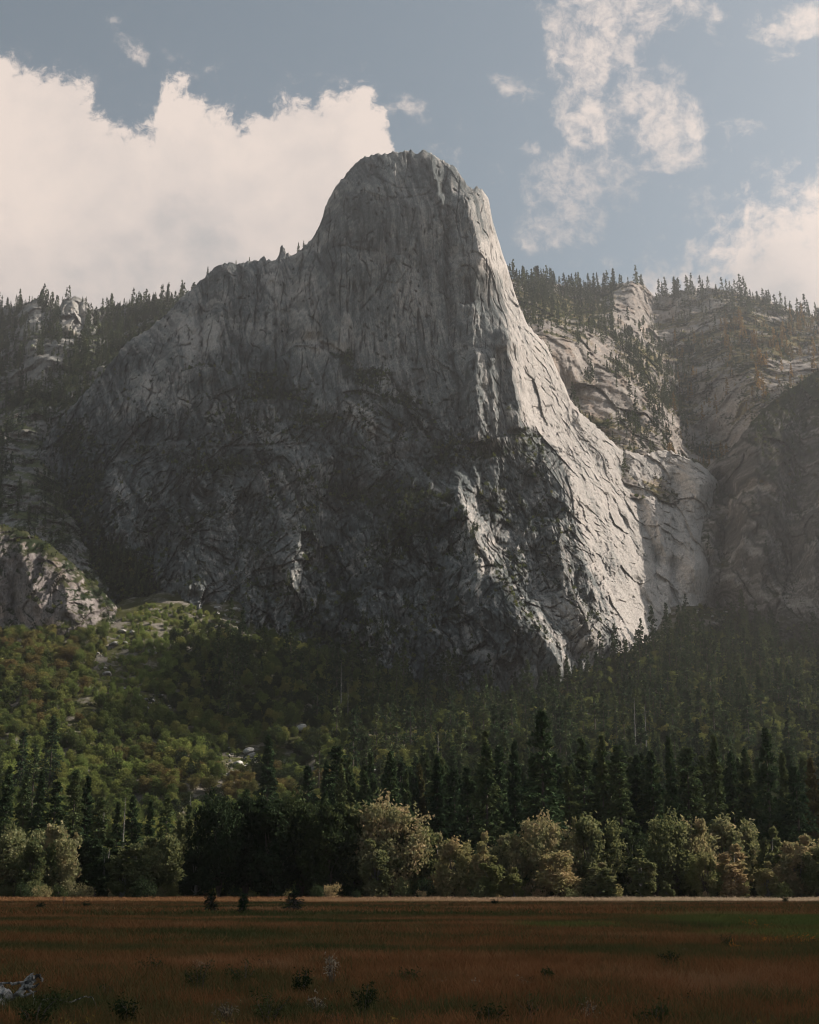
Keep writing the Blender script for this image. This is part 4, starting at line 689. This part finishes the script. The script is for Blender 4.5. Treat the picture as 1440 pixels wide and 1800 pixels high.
# low willows filling the foot of the edge
k_ = 0
BSH = [two_meshes('bush', broad_parts(4, 5.5, 7, 900, 270 + i, .42, .03, 2, .5), M_bark, [M_cotton, M_autumn, M_darkleaf][i % 3]) for i in range(6)]
for x in np.linspace(-10, 1450, 62):
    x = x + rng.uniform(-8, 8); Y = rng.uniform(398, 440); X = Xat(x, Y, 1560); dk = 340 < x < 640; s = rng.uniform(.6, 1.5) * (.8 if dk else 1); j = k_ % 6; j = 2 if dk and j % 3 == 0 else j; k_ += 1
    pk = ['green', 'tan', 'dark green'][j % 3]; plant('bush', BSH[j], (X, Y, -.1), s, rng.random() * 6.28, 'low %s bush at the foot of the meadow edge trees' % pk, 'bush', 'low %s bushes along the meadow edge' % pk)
plant('bush', BSH[0], (Xat(1004, 401, 1570), 401, -.1), .8, 1, 'low yellowish mound bush in front of the large cottonwoods', 'bush')
plant('bush', BSH[1], (Xat(742, 403, 1570), 403, -.1), .7, 1, 'small pale yellow bush left of the pinkish trees', 'bush')
# ------------------------------------------------------------------ boulders of the rubble
M_boulder = plain_mat('boulder_stone', (.20, .195, .18), (.40, .38, .35), 1.2, .9, .6)
def boulder_mesh(seed):
    r = np.random.default_rng(seed); import bmesh
    bm = bmesh.new(); bmesh.ops.create_icosphere(bm, subdivisions=3, radius=1)
    nrm = [Vector(v).normalized() for v in r.normal(0, 1, (13, 3))]; off = r.uniform(.55, .95, 13)
    for v in bm.verts:
        for n_, o_ in zip(nrm, off):
            d = v.co.dot(n_) - o_
            if d > 0: v.co -= n_ * d
        v.co *= 1 + .03 * math.sin(v.co.x * 9 + seed) * math.sin(v.co.y * 8) ; v.co.z *= .75
    me = bpy.data.meshes.new('boulder'); bm.to_mesh(me); bm.free(); me.materials.append(M_boulder); return me
BOU = [boulder_mesh(400 + i) for i in range(7)]
def ground_hit(px, py):
    Ys = np.linspace(520, 1560, 800); p = P(px, py, Ys); d = p[:, 2] - ground(p[:, 0], p[:, 1]); k = np.where(d < 0)[0]
    k = k[0] if len(k) else 799
    return p[k]
def add_boulder(px, py, s, label, group=None, j=[0]):
    s *= .75
    j[0] += 1; p = ground_hit(px, py); o = link(bpy.data.objects.new('boulder', BOU[j[0] % 7])); o.location = p + np.array([0, 0, s * .25]); r = random.uniform
    o.scale = (s * r(.8, 1.3), s * r(.8, 1.2), s * r(.6, .9)); o.rotation_euler = (r(-.3, .3), r(-.3, .3), r(0, 6.28)); tag(o, label, 'boulder', group)
for px, py, s, l in ((437, 1325, 6.5, 'large pale grey boulder in the rubble below the dark woods'), (418, 1345, 5.5, 'grey slab below the largest boulder of the lower rubble'), (405, 1318, 3.8, 'small pale boulder at the left end of the lower rubble'), (530, 1285, 6.5, 'flat pale rock ledge above the lower rubble'), (554, 1356, 5, 'upright pale boulder among conifers right of the rubble'), (528, 1362, 6, 'rounded grey boulder among conifers right of the rubble'), (500, 1340, 4, 'grey boulder beside the pale green conifer'),
        (215, 1112, 5, 'pale block at the top of the stony gully'), (233, 1115, 5.5, 'white block beside the dome, right of another block'), (187, 1188, 6.5, 'long pale slab lying across the stony gully'), (200, 1135, 6, 'grey outcrop at the left rim of the gully'), (265, 1150, 6, 'pale flat slab right of the bright green gully'), (1372, 1278, 5, 'single white boulder among the woods at right'), (1217, 1262, 6, 'pale slab amid conifers right of centre'), (640, 1192, 5, 'small light boulder at the foot of the dark rock face'), (1038, 1190, 5, 'white boulder at the forest edge under the bright slab')): add_boulder(px, py, s, l)
for cx, cy_, rx, ry, n_, s0, s1, nm in ((440, 1345, 60, 22, 34, 1.5, 4, 'lower rubble below the dark woods'), (410, 1088, 32, 18, 18, 2, 5, 'pale rubble patch at the top of the green slope'), (180, 1180, 40, 60, 16, 1.5, 4, 'stony gully at left'), (270, 1238, 34, 14, 16, 2, 4, 'rubble beside the russet trees'), (1235, 1092, 50, 20, 18, 2, 5, 'scree under the right hand wall'), (640, 1375, 20, 26, 10, 1.5, 3.5, 'rocks glimpsed between the conifers')):
    for i in range(n_): add_boulder(cx + rng.uniform(-rx, rx), cy_ + rng.uniform(-ry, ry), rng.uniform(s0, s1), 'small angular pale boulder in the ' + nm, 'boulders in the ' + nm)
# ------------------------------------------------------------------ small growth and wood in the meadow
def MY(py): return CZ * F / (py - 1573)
def gz_(x, y): return float(fbm(np.array([x / 25]), np.array([y / 25]), 3, seed=53)[0] * .07 * sstep(15, 60, y))
M_pine = leaf_mat('young_pine_needles', [(.2, (.012, .022, .014)), (.6, (.022, .040, .022)), (.9, (.04, .06, .03))], .1, 2.)
def sapling(px, py, hpx, wpx, label, seed):
    Y = MY(py); H = hpx / F * Y; X = Xat(px, Y, py); ms = two_meshes('young_pine', conifer_parts(H, wpx / F * Y * .5, 70, 9, seed, .05, (.26, .07), .6, .2), M_bark, M_pine)
    plant('young_pine', ms, (X, Y, gz_(X, Y)), 1, 0, label, 'young tree')
sapling(370, 1606, 29, 26, 'bushy dark young pine, left of the three in the meadow', 501); sapling(427, 1609, 30, 22, 'dark young pine with a slight lean, middle of the three in the meadow', 502); sapling(516, 1605, 33, 42, 'open young pine with spreading lower boughs, right of three', 503)
M_weed = leaf_mat('weed_leaves', [(.2, (.020, .032, .014)), (.6, (.040, .055, .022)), (.9, (.09, .085, .035))], .2, 3.); M_seed = leaf_mat('seed_heads', [(.2, (.20, .16, .11)), (.8, (.42, .35, .26))], .2, 3.); M_yel = leaf_mat('yellow_leaves', [(.2, (.16, .11, .03)), (.8, (.34, .22, .06))], .2, 3.); M_ora = leaf_mat('orange_stems', [(.2, (.26, .09, .02)), (.8, (.50, .19, .04))], .25, 3.)
def weed_meshes(H, W_, n, mat, seed, leaf=.07, nst=9, heads=None):
    r = np.random.default_rng(seed); st = []; C = []; D = []
    for i in range(nst):
        a = r.random() * 6.28; e = np.array([math.cos(a) * W_ * .5 * r.random() ** .6, math.sin(a) * W_ * .5 * r.random() ** .6, H * r.uniform(.55, 1)]); b = e * [.25, .25, 0]; m_ = b + (e - b) * [.35, .35, .6]; st.append(tube([b, m_, e], [.008, .006, .003], 4))
        k = max(2, n // nst); t = r.uniform(.15 if heads is None else .55, 1, k)[:, None]; C.append(b + (e - b) * t + r.normal(0, leaf * .9, (k, 3))); D.append(np.stack([r.normal(0, 1, k), r.normal(0, 1, k), r.uniform(.1, 1.2, k)], 1))
    C = np.concatenate(C); D = np.concatenate(D); C[:, 2] = np.maximum(C[:, 2], .02); v, f = leaves(C, D, leaf * r.uniform(.7, 1.6, len(C)), leaf * .5, r); tv, tf, _ = join(st)
    return raw_mesh('weed_stems', tv, tf, [M_bark], True), raw_mesh('weed_leaves', v, f, [mat])
def weed(px, py, hpx, wpx, mat, label, seed, n=220, leaf=.06, group=None, kind='weed', heads=None):
    Y = MY(py); X = Xat(px, Y, py); k = Y / F; ms = weed_meshes(hpx * k, wpx * k, n, mat, seed, leaf, heads=heads); root = bpy.data.objects.new(kind, None); COL.objects.link(root); root.location = (X, Y, gz_(X, Y)); tag(root, label, 'plant', group)
    for nm, me in (('stems', ms[0]), ('leaves', ms[1])): o = link(bpy.data.objects.new(nm, me), root)
for i in range(34):
    py = 1650 + 140 * rng.random() ** 1.2; weed(rng.uniform(0, 1440), py, rng.uniform(10, 24) * (py - 1573) / 150, rng.uniform(16, 40) * (py - 1573) / 150, [M_weed, M_weed, M_seed, M_darkleaf][i % 4], ['small dark weed tuft scattered in the open meadow', 'small dark weed tuft scattered in the open meadow', 'small bleached weed tuft scattered in the open meadow', 'small dark weed tuft scattered in the open meadow'][i % 4], 700 + i, 90, .05, ['dark weed tufts of the open meadow', 'dark weed tufts of the open meadow', 'bleached weed tufts of the open meadow', 'dark weed tufts of the open meadow'][i % 4])
weed(583, 1722, 56, 26, M_seed, 'dried upright plant with pale seed heads in the middle of the meadow', 601, 150, .05, heads=1)
for i, (px, py, h, w) in enumerate(((350, 1728, 50, 60), (430, 1722, 46, 60), (268, 1706, 40, 50), (530, 1735, 44, 60), (640, 1765, 50, 60), (720, 1720, 26, 40), (860, 1785, 34, 50), (1150, 1790, 44, 70), (1180, 1690, 26, 40), (1280, 1660, 22, 26), (100, 1760, 34, 60), (230, 1775, 40, 60), (470, 1785, 50, 80), (60, 1785, 50, 80), (960, 1715, 24, 30))):
    weed(px, py, h, w, M_weed, 'dark leafy clump of weeds in the red brown meadow', 610 + i, 420, .05, 'dark weed clumps in the meadow')
for i, px in enumerate((125, 155, 240, 385, 400, 690, 1010, 1330)): weed(px, 1797 + i % 3, 22 + 5 * (i % 2), 30, M_yel, 'yellow leaved weed at the very bottom of the meadow', 640 + i, 60, .05, 'yellow leaved weeds at the bottom of the meadow')
for i, (px, py, h, w) in enumerate(((1326, 1630, 22, 14), (1306, 1626, 14, 10), (1352, 1634, 12, 16), (1362, 1655, 16, 16), (1385, 1652, 12, 26), (1408, 1656, 14, 20), (1432, 1654, 16, 22), (1292, 1664, 14, 12), (1340, 1656, 10, 16), (1420, 1648, 9, 40))): weed(px, py, h, w, M_ora, 'orange tuft glowing in the green sward at right', 660 + i, 60, .10, 'orange tufts in the green sward')
for i, (px, py, h, w, l) in enumerate(((70, 1599, 13, 13, 'small dark round shrub in the meadow, left of another at far left'), (153, 1597, 11, 15, 'small dark flat shrub in the meadow right of the thin post'), (870, 1593, 12, 11, 'tiny dark shrub near the far margin of the meadow, right of centre'), (1381, 1589, 14, 10, 'tiny green shrub on the straw coloured margin at right'))): weed(px, py, h, w, M_pine, l, 680 + i, 420, .2, kind='shrub')
Y = MY(1597); X = Xat(112, Y, 1590); M_wood = plain_mat('weathered_wood', (.02, .018, .016), (.36, .34, .31), 9, .85, .8, (1, 1, .25))
pv, pf = tube([[0, 0, -.2], [.01, 0, .8], [0, .01, 1.45], [0, .01, 1.47]], [.05, .045, .045, .01], 8); o = link(bpy.data.objects.new('post', raw_mesh('post', pv, pf, [M_bark], True))); o.location = (X, Y, 0); tag(o, 'thin dark post standing alone in the meadow at left', 'post')
# driftwood
def wood_part(root, name, segs, k=9, mat=None):
    r = np.random.default_rng(len(name) * 7 + len(segs)); L = []
    for pts_, rad_ in segs:
        p = np.array(pts_, float); tt = np.linspace(0, 1, 18); ts = np.linspace(0, 1, len(p)); q = np.stack([np.interp(tt, ts, p[:, i]) for i in range(3)], 1); rr = np.interp(tt, ts, rad_) * (1 + .16 * np.sin(tt * 23 + r.random() * 6))
        q += r.normal(0, .006, q.shape); v, f = tube(q, rr, k); v += r.normal(0, .10 * np.mean(rr), v.shape); L.append((v, f)); L.append((np.concatenate([v[:k], v[:k].mean(0, keepdims=True).repeat(1, 0)]), np.array([[i, (i + 1) % k, k, k] for i in range(k)]))); L.append((np.concatenate([v[-k:], v[-k:].mean(0, keepdims=True)]), np.array([[i, (i + 1) % k, k, k] for i in range(k)])))
    L = [(v, f) for v, f in L if not (f.shape[0] == k and f[0, 2] == f[0, 3])]
    v, f, _ = join(L); return link(bpy.data.objects.new(name, raw_mesh(name, v, f, [mat or M_wood], False)), root)
Yl = MY(1752); Xl = Xat(0, Yl, 1740); root = bpy.data.objects.new('driftwood_log', None); COL.objects.link(root); root.location = (Xl, Yl, 0); tag(root, 'bleached fallen log with a gnarled root end lying at the lower left', 'log')
wood_part(root, 'trunk', [([[-1.6, .35, .10], [-.7, .15, .16], [-.1, 0, .2], [.10, -.06, .19], [.24, -.1, .15]], [.16, .17, .15, .12, .03])])
wood_part(root, 'root', [([[.20, .02, .12], [.33, 0, .22], [.42, .02, .33], [.50, .0, .42], [.56, -.03, .45]], [.035, .05, .06, .05, .02]), ([[.44, -.02, .34], [.52, -.05, .44], [.60, -.04, .47], [.66, -.04, .42], [.67, -.05, .38]], [.03, .035, .03, .02, .01]), ([[.38, -.03, .27], [.46, -.08, .31], [.55, -.08, .30], [.63, -.08, .34]], [.035, .04, .025, .01]), ([[.33, .03, .24], [.38, .05, .38], [.46, .03, .47], [.50, .03, .50]], [.02, .025, .02, .01]), ([[.3, 0, .2], [.40, -.06, .15], [.50, -.08, .2], [.6, -.08, .24]], [.03, .02, .02, .008]), ([[.45, -.05, .28], [.52, -.1, .37], [.58, -.1, .39]], [.02, .025, .01]), ([[.28, 0, .18], [.36, .02, .30], [.30, .04, .37]], [.02, .02, .008])])
wood_part(root, 'branch', [([[-.6, .1, .33], [-.1, .05, .35], [.22, 0, .345], [.44, -.02, .37]], [.012, .014, .02, .02])], 6); wood_part(root, 'branch', [([[.46, -.06, .26], [.55, -.08, .2], [.58, -.08, .06], [.6, -.08, -.02]], [.02, .016, .014, .008])], 6)
wood_part(root, 'branch', [([[.5, -.1, .02], [.8, -.12, .14], [1.15, -.1, .08], [1.4, -.1, .16], [1.5, -.1, .14], [1.58, -.1, -.05]], [.006, .012, .012, .01, .009, .006])], 5)
wood_part(root, 'stump', [([[-.5, -.55, .0], [-.1, -.5, .1], [.2, -.52, .06], [.34, -.55, -.05]], [.10, .12, .09, .03])])
# white picnic table in the shade of the trees
M_white = plain_mat('white_paint', (.70, .70, .68), (.85, .85, .83), 4, .5, .1); Yt = 438; Xt = Xat(1328, Yt, 1572); root = bpy.data.objects.new('picnic_table', None); COL.objects.link(root); root.location = (Xt, Yt - 14, .55); root.rotation_euler.z = .35; tag(root, 'small white table in deep shade between trees at right', 'table')
def box(nm, c, s, rt=None):
    v = np.array([[x, y, z] for x in (-1, 1) for y in (-1, 1) for z in (-1, 1)], float) * np.array(s) / 2
    if rt: ca, sa = math.cos(rt), math.sin(rt); v = np.stack([v[:, 0], v[:, 1] * ca - v[:, 2] * sa, v[:, 1] * sa + v[:, 2] * ca], 1)
    o = link(bpy.data.objects.new(nm, raw_mesh(nm, v + np.array(c), [[0, 1, 3, 2], [4, 6, 7, 5], [0, 4, 5, 1], [2, 3, 7, 6], [0, 2, 6, 4], [1, 5, 7, 3]], [M_white])), root); md = o.modifiers.new('edge', 'BEVEL'); md.width = .01; return o
box('tabletop', (0, 0, .75), (1.8, .75, .05)); box('bench', (0, .72, .45), (1.8, .26, .045)); box('bench', (0, -.72, .45), (1.8, .26, .045))
for x in (-.65, .65):
    for s in (-1, 1): box('leg', (x, s * .42, .36), (.07, .09, .86), s * .5)
    box('crossbar', (x + .08, 0, .40), (.05, 1.5, .09))
# ------------------------------------------------------------------ clouds added out of view, high to the right, to shade meadow and forest
import bmesh
M_cloud, T, out = new_mat('shade_cloud_vapour'); d = T.new('ShaderNodeBsdfDiffuse', i_Color=(.9, .9, .9, 1)); T.L(d.outputs[0], out.inputs[0])
def cloud(tgt, rx, ry, label, seed, h=1560, n=11):
    r = np.random.default_rng(seed); c = np.array(tgt, float) + SDIR * (h - tgt[2]) / SDIR[2]; bm = bmesh.new()
    for i in range(n):
        a = r.random() * 6.28; q = math.sqrt(r.random()) * .75 if i else 0; k = r.uniform(.32, .6) * (1.2 if i == 0 else 1); s0 = len(bm.verts); g = bmesh.ops.create_icosphere(bm, subdivisions=4, radius=1)
        for v in g['verts']:
            u = v.co.copy(); w = 1 + .12 * math.sin(u.x * 6 + i) * math.sin(u.y * 7 + i * 2) + .08 * math.sin(u.z * 13 + u.x * 11 + i)
            v.co = Vector((c[0] + math.cos(a) * q * rx + u.x * w * rx * k, c[1] + math.sin(a) * q * ry + u.y * w * ry * k, c[2] + 20 + max(u.z, -.35) * w * min(rx, ry) * .5 * k))
    me = bpy.data.meshes.new('cloud'); bm.to_mesh(me); bm.free(); me.materials.append(M_cloud); o = link(bpy.data.objects.new('cloud', me)); tag(o, label, 'cloud')
    for p in me.polygons: p.use_smooth = True
SHADE_CLOUDS = [((0, 90, 0), 360, 235, 'heap cloud shading the foreground meadow', 1), ((-50, 1100, 170), 170, 120, 'heap cloud shading the forest below the rock', 2)]
for c_ in SHADE_CLOUDS: cloud(*c_)
# ------------------------------------------------------------------ sky with clouds
world = bpy.data.worlds.new('World'); SC.world = world; world.use_nodes = True
T = NT(world.node_tree); T.n.clear()
wo = T.new('ShaderNodeOutputWorld'); bg = T.new('ShaderNodeBackground', i_1=.05); T.L(bg.outputs[0], wo.inputs[0])
sky = T.new('ShaderNodeTexSky', sky_type='NISHITA', sun_disc=False, sun_elevation=SUN_EL, sun_rotation=SUN_AZ, air_density=1.0, dust_density=3.5, ozone_density=1.0, altitude=1200)
hs = T.new('ShaderNodeHueSaturation', i_Hue=.472, i_Saturation=SKY_SAT, i_Value=SKY_VAL); T.L(sky.outputs[0], hs.inputs['Color']); skyc = hs.outputs[0]
geo = T.new('ShaderNodeTexCoord'); dvec = geo.outputs['Generated']
AX = (0, CP, SP); UP = (0, -SP, CP)            # fixed compass axes of the part of the sky that holds the clouds
fa = T.vmath('DOT_PRODUCT', dvec, AX); fs = T.math('MAXIMUM', fa, .05)
a = T.math('DIVIDE', T.vmath('DOT_PRODUCT', dvec, (1, 0, 0)), fs); b_ = T.math('DIVIDE', T.vmath('DOT_PRODUCT', dvec, UP), fs)
cmb = T.new('ShaderNodeCombineXYZ'); T.L(a, cmb.inputs[0]); T.L(b_, cmb.inputs[1]); ab = cmb.outputs[0]
def A_(px): return (px - 720) / F
def B_(py): return (900 - py) / F
def ncol(vec, s, det, rough=.55):
    n = T.new('ShaderNodeTexNoise'); T.put(n.inputs['Vector'], vec); n.inputs['Scale'].default_value = s; n.inputs['Detail'].default_value = det; n.inputs['Roughness'].default_value = rough; return n.outputs['Color']
w1 = T.vmath('SCALE', T.vmath('SUBTRACT', ncol(ab, 9, 2), (.5, .5, .5))); w1.node.inputs['Scale'].default_value = .035
w2 = T.vmath('SCALE', T.vmath('SUBTRACT', ncol(ab, 45, 3, .6), (.5, .5, .5))); w2.node.inputs['Scale'].default_value = .017
abw = T.vmath('ADD', T.vmath('ADD', ab, w1), w2)
sx = T.new('ShaderNodeSeparateXYZ'); T.L(abw, sx.inputs[0])
nb1 = T.noise(T.vmath('ADD', ab, w1), 16, 6, .68); nb2 = T.noise(abw, 70, 5, .7)
nn = T.math('ADD', T.math('MULTIPLY', T.math('SUBTRACT', nb1, .5), .8), T.math('MULTIPLY', T.math('SUBTRACT', nb2, .5), .8))
# heap cloud banks: height of the bank's upper edge over the compass
def bank(pts, x0=-900, x1=2300):
    fc = T.new('ShaderNodeFloatCurve'); cu = fc.mapping.curves[0]; fc.mapping.use_clip = False
    q = [((x - x0) / (x1 - x0), (1800 - y) / 1800) for x, y in pts]
    cu.points[0].location = (0, q[0][1]); cu.points[1].location = (1, q[-1][1])
    for x, y in q: cu.points.new(x, y)
    for p in cu.points: p.handle_type = 'AUTO_CLAMPED'
    fc.mapping.update()
    px = T.math('MULTIPLY_ADD', sx.outputs[0], F, 720)
    T.L(T.math('DIVIDE', T.math('SUBTRACT', px, x0), x1 - x0), fc.inputs['Value'])
    edge = T.math('MULTIPLY', T.math('SUBTRACT', fc.outputs[0], .5), 1800 / F)          # in b units
    return T.math('SUBTRACT', edge, sx.outputs[1])
dL = bank([(-880, 260), (-500, 120), (-200, 60), (0, 82), (60, 108), (110, 100), (145, 125), (165, 170), (200, 196), (240, 215), (262, 205), (280, 170), (310, 118), (350, 140), (400, 172), (440, 195), (460, 165), (520, 150), (580, 148), (640, 132), (660, 170), (690, 240), (720, 300), (760, 460), (850, 800), (1000, 1300), (2290, 1300)])
dR = bank([(-880, 1300), (600, 1300), (850, 800), (960, 560), (1030, 490), (1080, 448), (1140, 432), (1190, 412), (1240, 395), (1280, 370), (1310, 315), (1345, 285), (1400, 275), (1440, 290), (1520, 250), (1700, 330), (1900, 500), (2290, 700)])
def dens(d, k, w, nk):
    return T.mapr(T.math('ADD', T.math('MULTIPLY', d, k), T.math('MULTIPLY', nn, nk)), 0, w, 0, 1, True)
mL = T.math('MAXIMUM', dens(dL, 34, .55, 2.6), T.math('MULTIPLY', dens(T.math('ADD', dL, .006), 20, 1.6, 4.2), .45)); mR = dens(dR, 18, 1.1, 3.2)
# scattered wisps
blobs = [(232, 70, 24, 34, .75), (205, 20, 14, 10, .6), (258, 85, 10, 14, .5), (383, 95, 22, 22, .35), (360, 120, 30, 14, .3), (636, 12, 18, 8, .35), (905, 152, 30, 26, .95), (735, 190, 28, 14, .55), (700, 200, 20, 40, .5), (740, 240, 26, 20, .4),
         (786, 272, 24, 16, .6), (770, 215, 40, 12, .3), (850, 300, 90, 14, .32), (905, 330, 70, 12, .3), (926, 262, 16, 14, .6), (940, 300, 40, 26, .35),
         (1030, 60, 60, 60, 1.), (1010, 130, 44, 60, 1.), (1110, 30, 110, 40, .95), (1180, 20, 60, 30, .7), (1030, 200, 46, 34, .9), (1060, 220, 30, 30, .6), (1150, 130, 42, 44, .9), (1170, 200, 50, 44, .8), (1130, 170, 40, 40, .5), (1190, 240, 40, 34, .7), (1160, 270, 60, 34, .45),
         (1040, 270, 50, 44, .6), (1030, 320, 70, 50, .65), (990, 370, 70, 34, .6), (1060, 370, 50, 40, .5), (960, 410, 60, 24, .5), (1000, 420, 40, 24, .45), (1110, 310, 60, 40, .4),
         (1380, 40, 60, 26, .7), (1420, 20, 40, 30, .6), (1350, 60, 34, 14, .6), (1385, 100, 30, 18, .6), (1265, 70, 22, 12, .35), (1312, 226, 34, 16, .75), (1285, 245, 20, 12, .4), (1120, 440, 50, 40, .5), (1060, 470, 60, 14, .4), (1250, 330, 60, 12, .3), (1230, 355, 30, 22, .45), (1190, 390, 30, 20, .3), (1120, 370, 20, 20, .3),
         (1560, 120, 90, 60, .7), (-200, -60, 120, 60, .6), (500, -120, 150, 50, .5), (1300, -120, 160, 60, .8), (1000, -60, 120, 60, .8)]
acc = None
for x, y, rx, ry, am in blobs:
    v = T.vmath('SUBTRACT', abw, (A_(x), B_(y), 0)); v = T.vmath('MULTIPLY', v, (F / rx / 1.7, F / ry / 1.7, 0)); l = T.vmath('DOT_PRODUCT', v, v)
    g = T.math('MULTIPLY', T.math('MAXIMUM', T.math('SUBTRACT', 1.0, l), 0), am); acc = g if acc is None else T.math('ADD', acc, g)
acc = T.math('MINIMUM', acc, 1.15)
mW = T.mapr(T.math('ADD', acc, T.math('MULTIPLY', nn, 4.4)), .35, 2.1, 0, .9, True); mW = T.math('MULTIPLY', mW, T.math('MINIMUM', T.math('MULTIPLY', acc, 3), 1))
front = T.mapr(fa, .2, .45, 0, 1, True)
# loose cloud for the rest of the sky (seen in no direction of the photograph)
mB = T.math('MULTIPLY', T.mapr(T.noise(T.vmath('MULTIPLY', dvec, (1, 1, 2.2)), 2.6, 3, .62), .56, .66, 0, .5, True), T.math('SUBTRACT', 1, T.mapr(fa, .55, .8, 0, 1, True)))
m = T.math('MAXIMUM', T.math('MULTIPLY', T.math('MAXIMUM', T.math('MAXIMUM', mL, mR), mW), front), mB)
# cloud tones: cream tops, greyer bellies low on the left
tn = T.noise(abw, 7, 3, .55); low = T.mapr(b_, B_(520), B_(200), 0, 1)
f_ = T.math('ADD', T.math('ADD', T.math('MULTIPLY', tn, 1.2), T.math('MULTIPLY', low, .35)), T.math('MULTIPLY', T.math('SUBTRACT', nb1, .5), .9)); f_ = T.math('SUBTRACT', f_, .15)
cc = T.ramp(f_, [(.25, (.46, .44, .435)), (.5, (.64, .565, .525)), (.8, (.775, .662, .592))])
sc_ = T.vmath('SCALE', cc); sc_.node.inputs['Scale'].default_value = CLOUD_VAL
T.L(T.mix(m, skyc, sc_), bg.inputs[0])
# ------------------------------------------------------------------ sun
sd = bpy.data.lights.new('sun', 'SUN'); sd.energy = SUN_E; sd.angle = R(.5); sd.color = (1, .90, .80)
so = link(bpy.data.objects.new('sun', sd)); so.rotation_euler = Vector(-SDIR).to_track_quat('-Z', 'Y').to_euler()
# ------------------------------------------------------------------ haze
if HAZE:
    bx = np.array([[x, y, z] for z in (-3.5, 1330) for y in (-6000, 6500) for x in (-6000, 6000)], float)
    me = raw_mesh('haze', bx, [[0, 2, 3, 1], [4, 5, 7, 6], [0, 1, 5, 4], [2, 6, 7, 3], [0, 4, 6, 2], [1, 3, 7, 5]])
    m_, T, out = new_mat('haze_air'); pv = T.new('ShaderNodeVolumePrincipled'); pv.inputs['Color'].default_value = (.95, .94, .93, 1); pv.inputs['Density'].default_value = HAZE; pv.inputs['Anisotropy'].default_value = HAZE_G
    T.L(pv.outputs[0], out.inputs['Volume']); me.materials.append(m_); o = link(bpy.data.objects.new('haze', me)); tag(o, kind='stuff')
# ------------------------------------------------------------------ camera and settings
cam = bpy.data.cameras.new('camera'); cam.sensor_fit = 'HORIZONTAL'; cam.sensor_width = 36; cam.lens = 36 * F / 1440; cam.clip_end = 20000; cam.clip_start = .1
co = link(bpy.data.objects.new('camera', cam)); co.location = (0, 0, CZ); co.rotation_euler = (math.pi / 2 + PITCH, 0, 0); SC.camera = co
vs = SC.view_settings; vs.view_transform = 'Standard'; vs.look = 'None'; vs.exposure = EXPO; vs.gamma = 1; vs.use_curve_mapping = False
cy = SC.cycles; cy.max_bounces = 5; cy.diffuse_bounces = 1; cy.glossy_bounces = 2; cy.transmission_bounces = 3; cy.volume_bounces = 0; cy.transparent_max_bounces = 8
cy.filter_width = 1.05; cy.use_denoising = True; cy.use_adaptive_sampling = True; cy.adaptive_threshold = .02; cy.sample_clamp_indirect = 6; cy.caustics_reflective = False; cy.caustics_refractive = False
SC.render.use_persistent_data = False
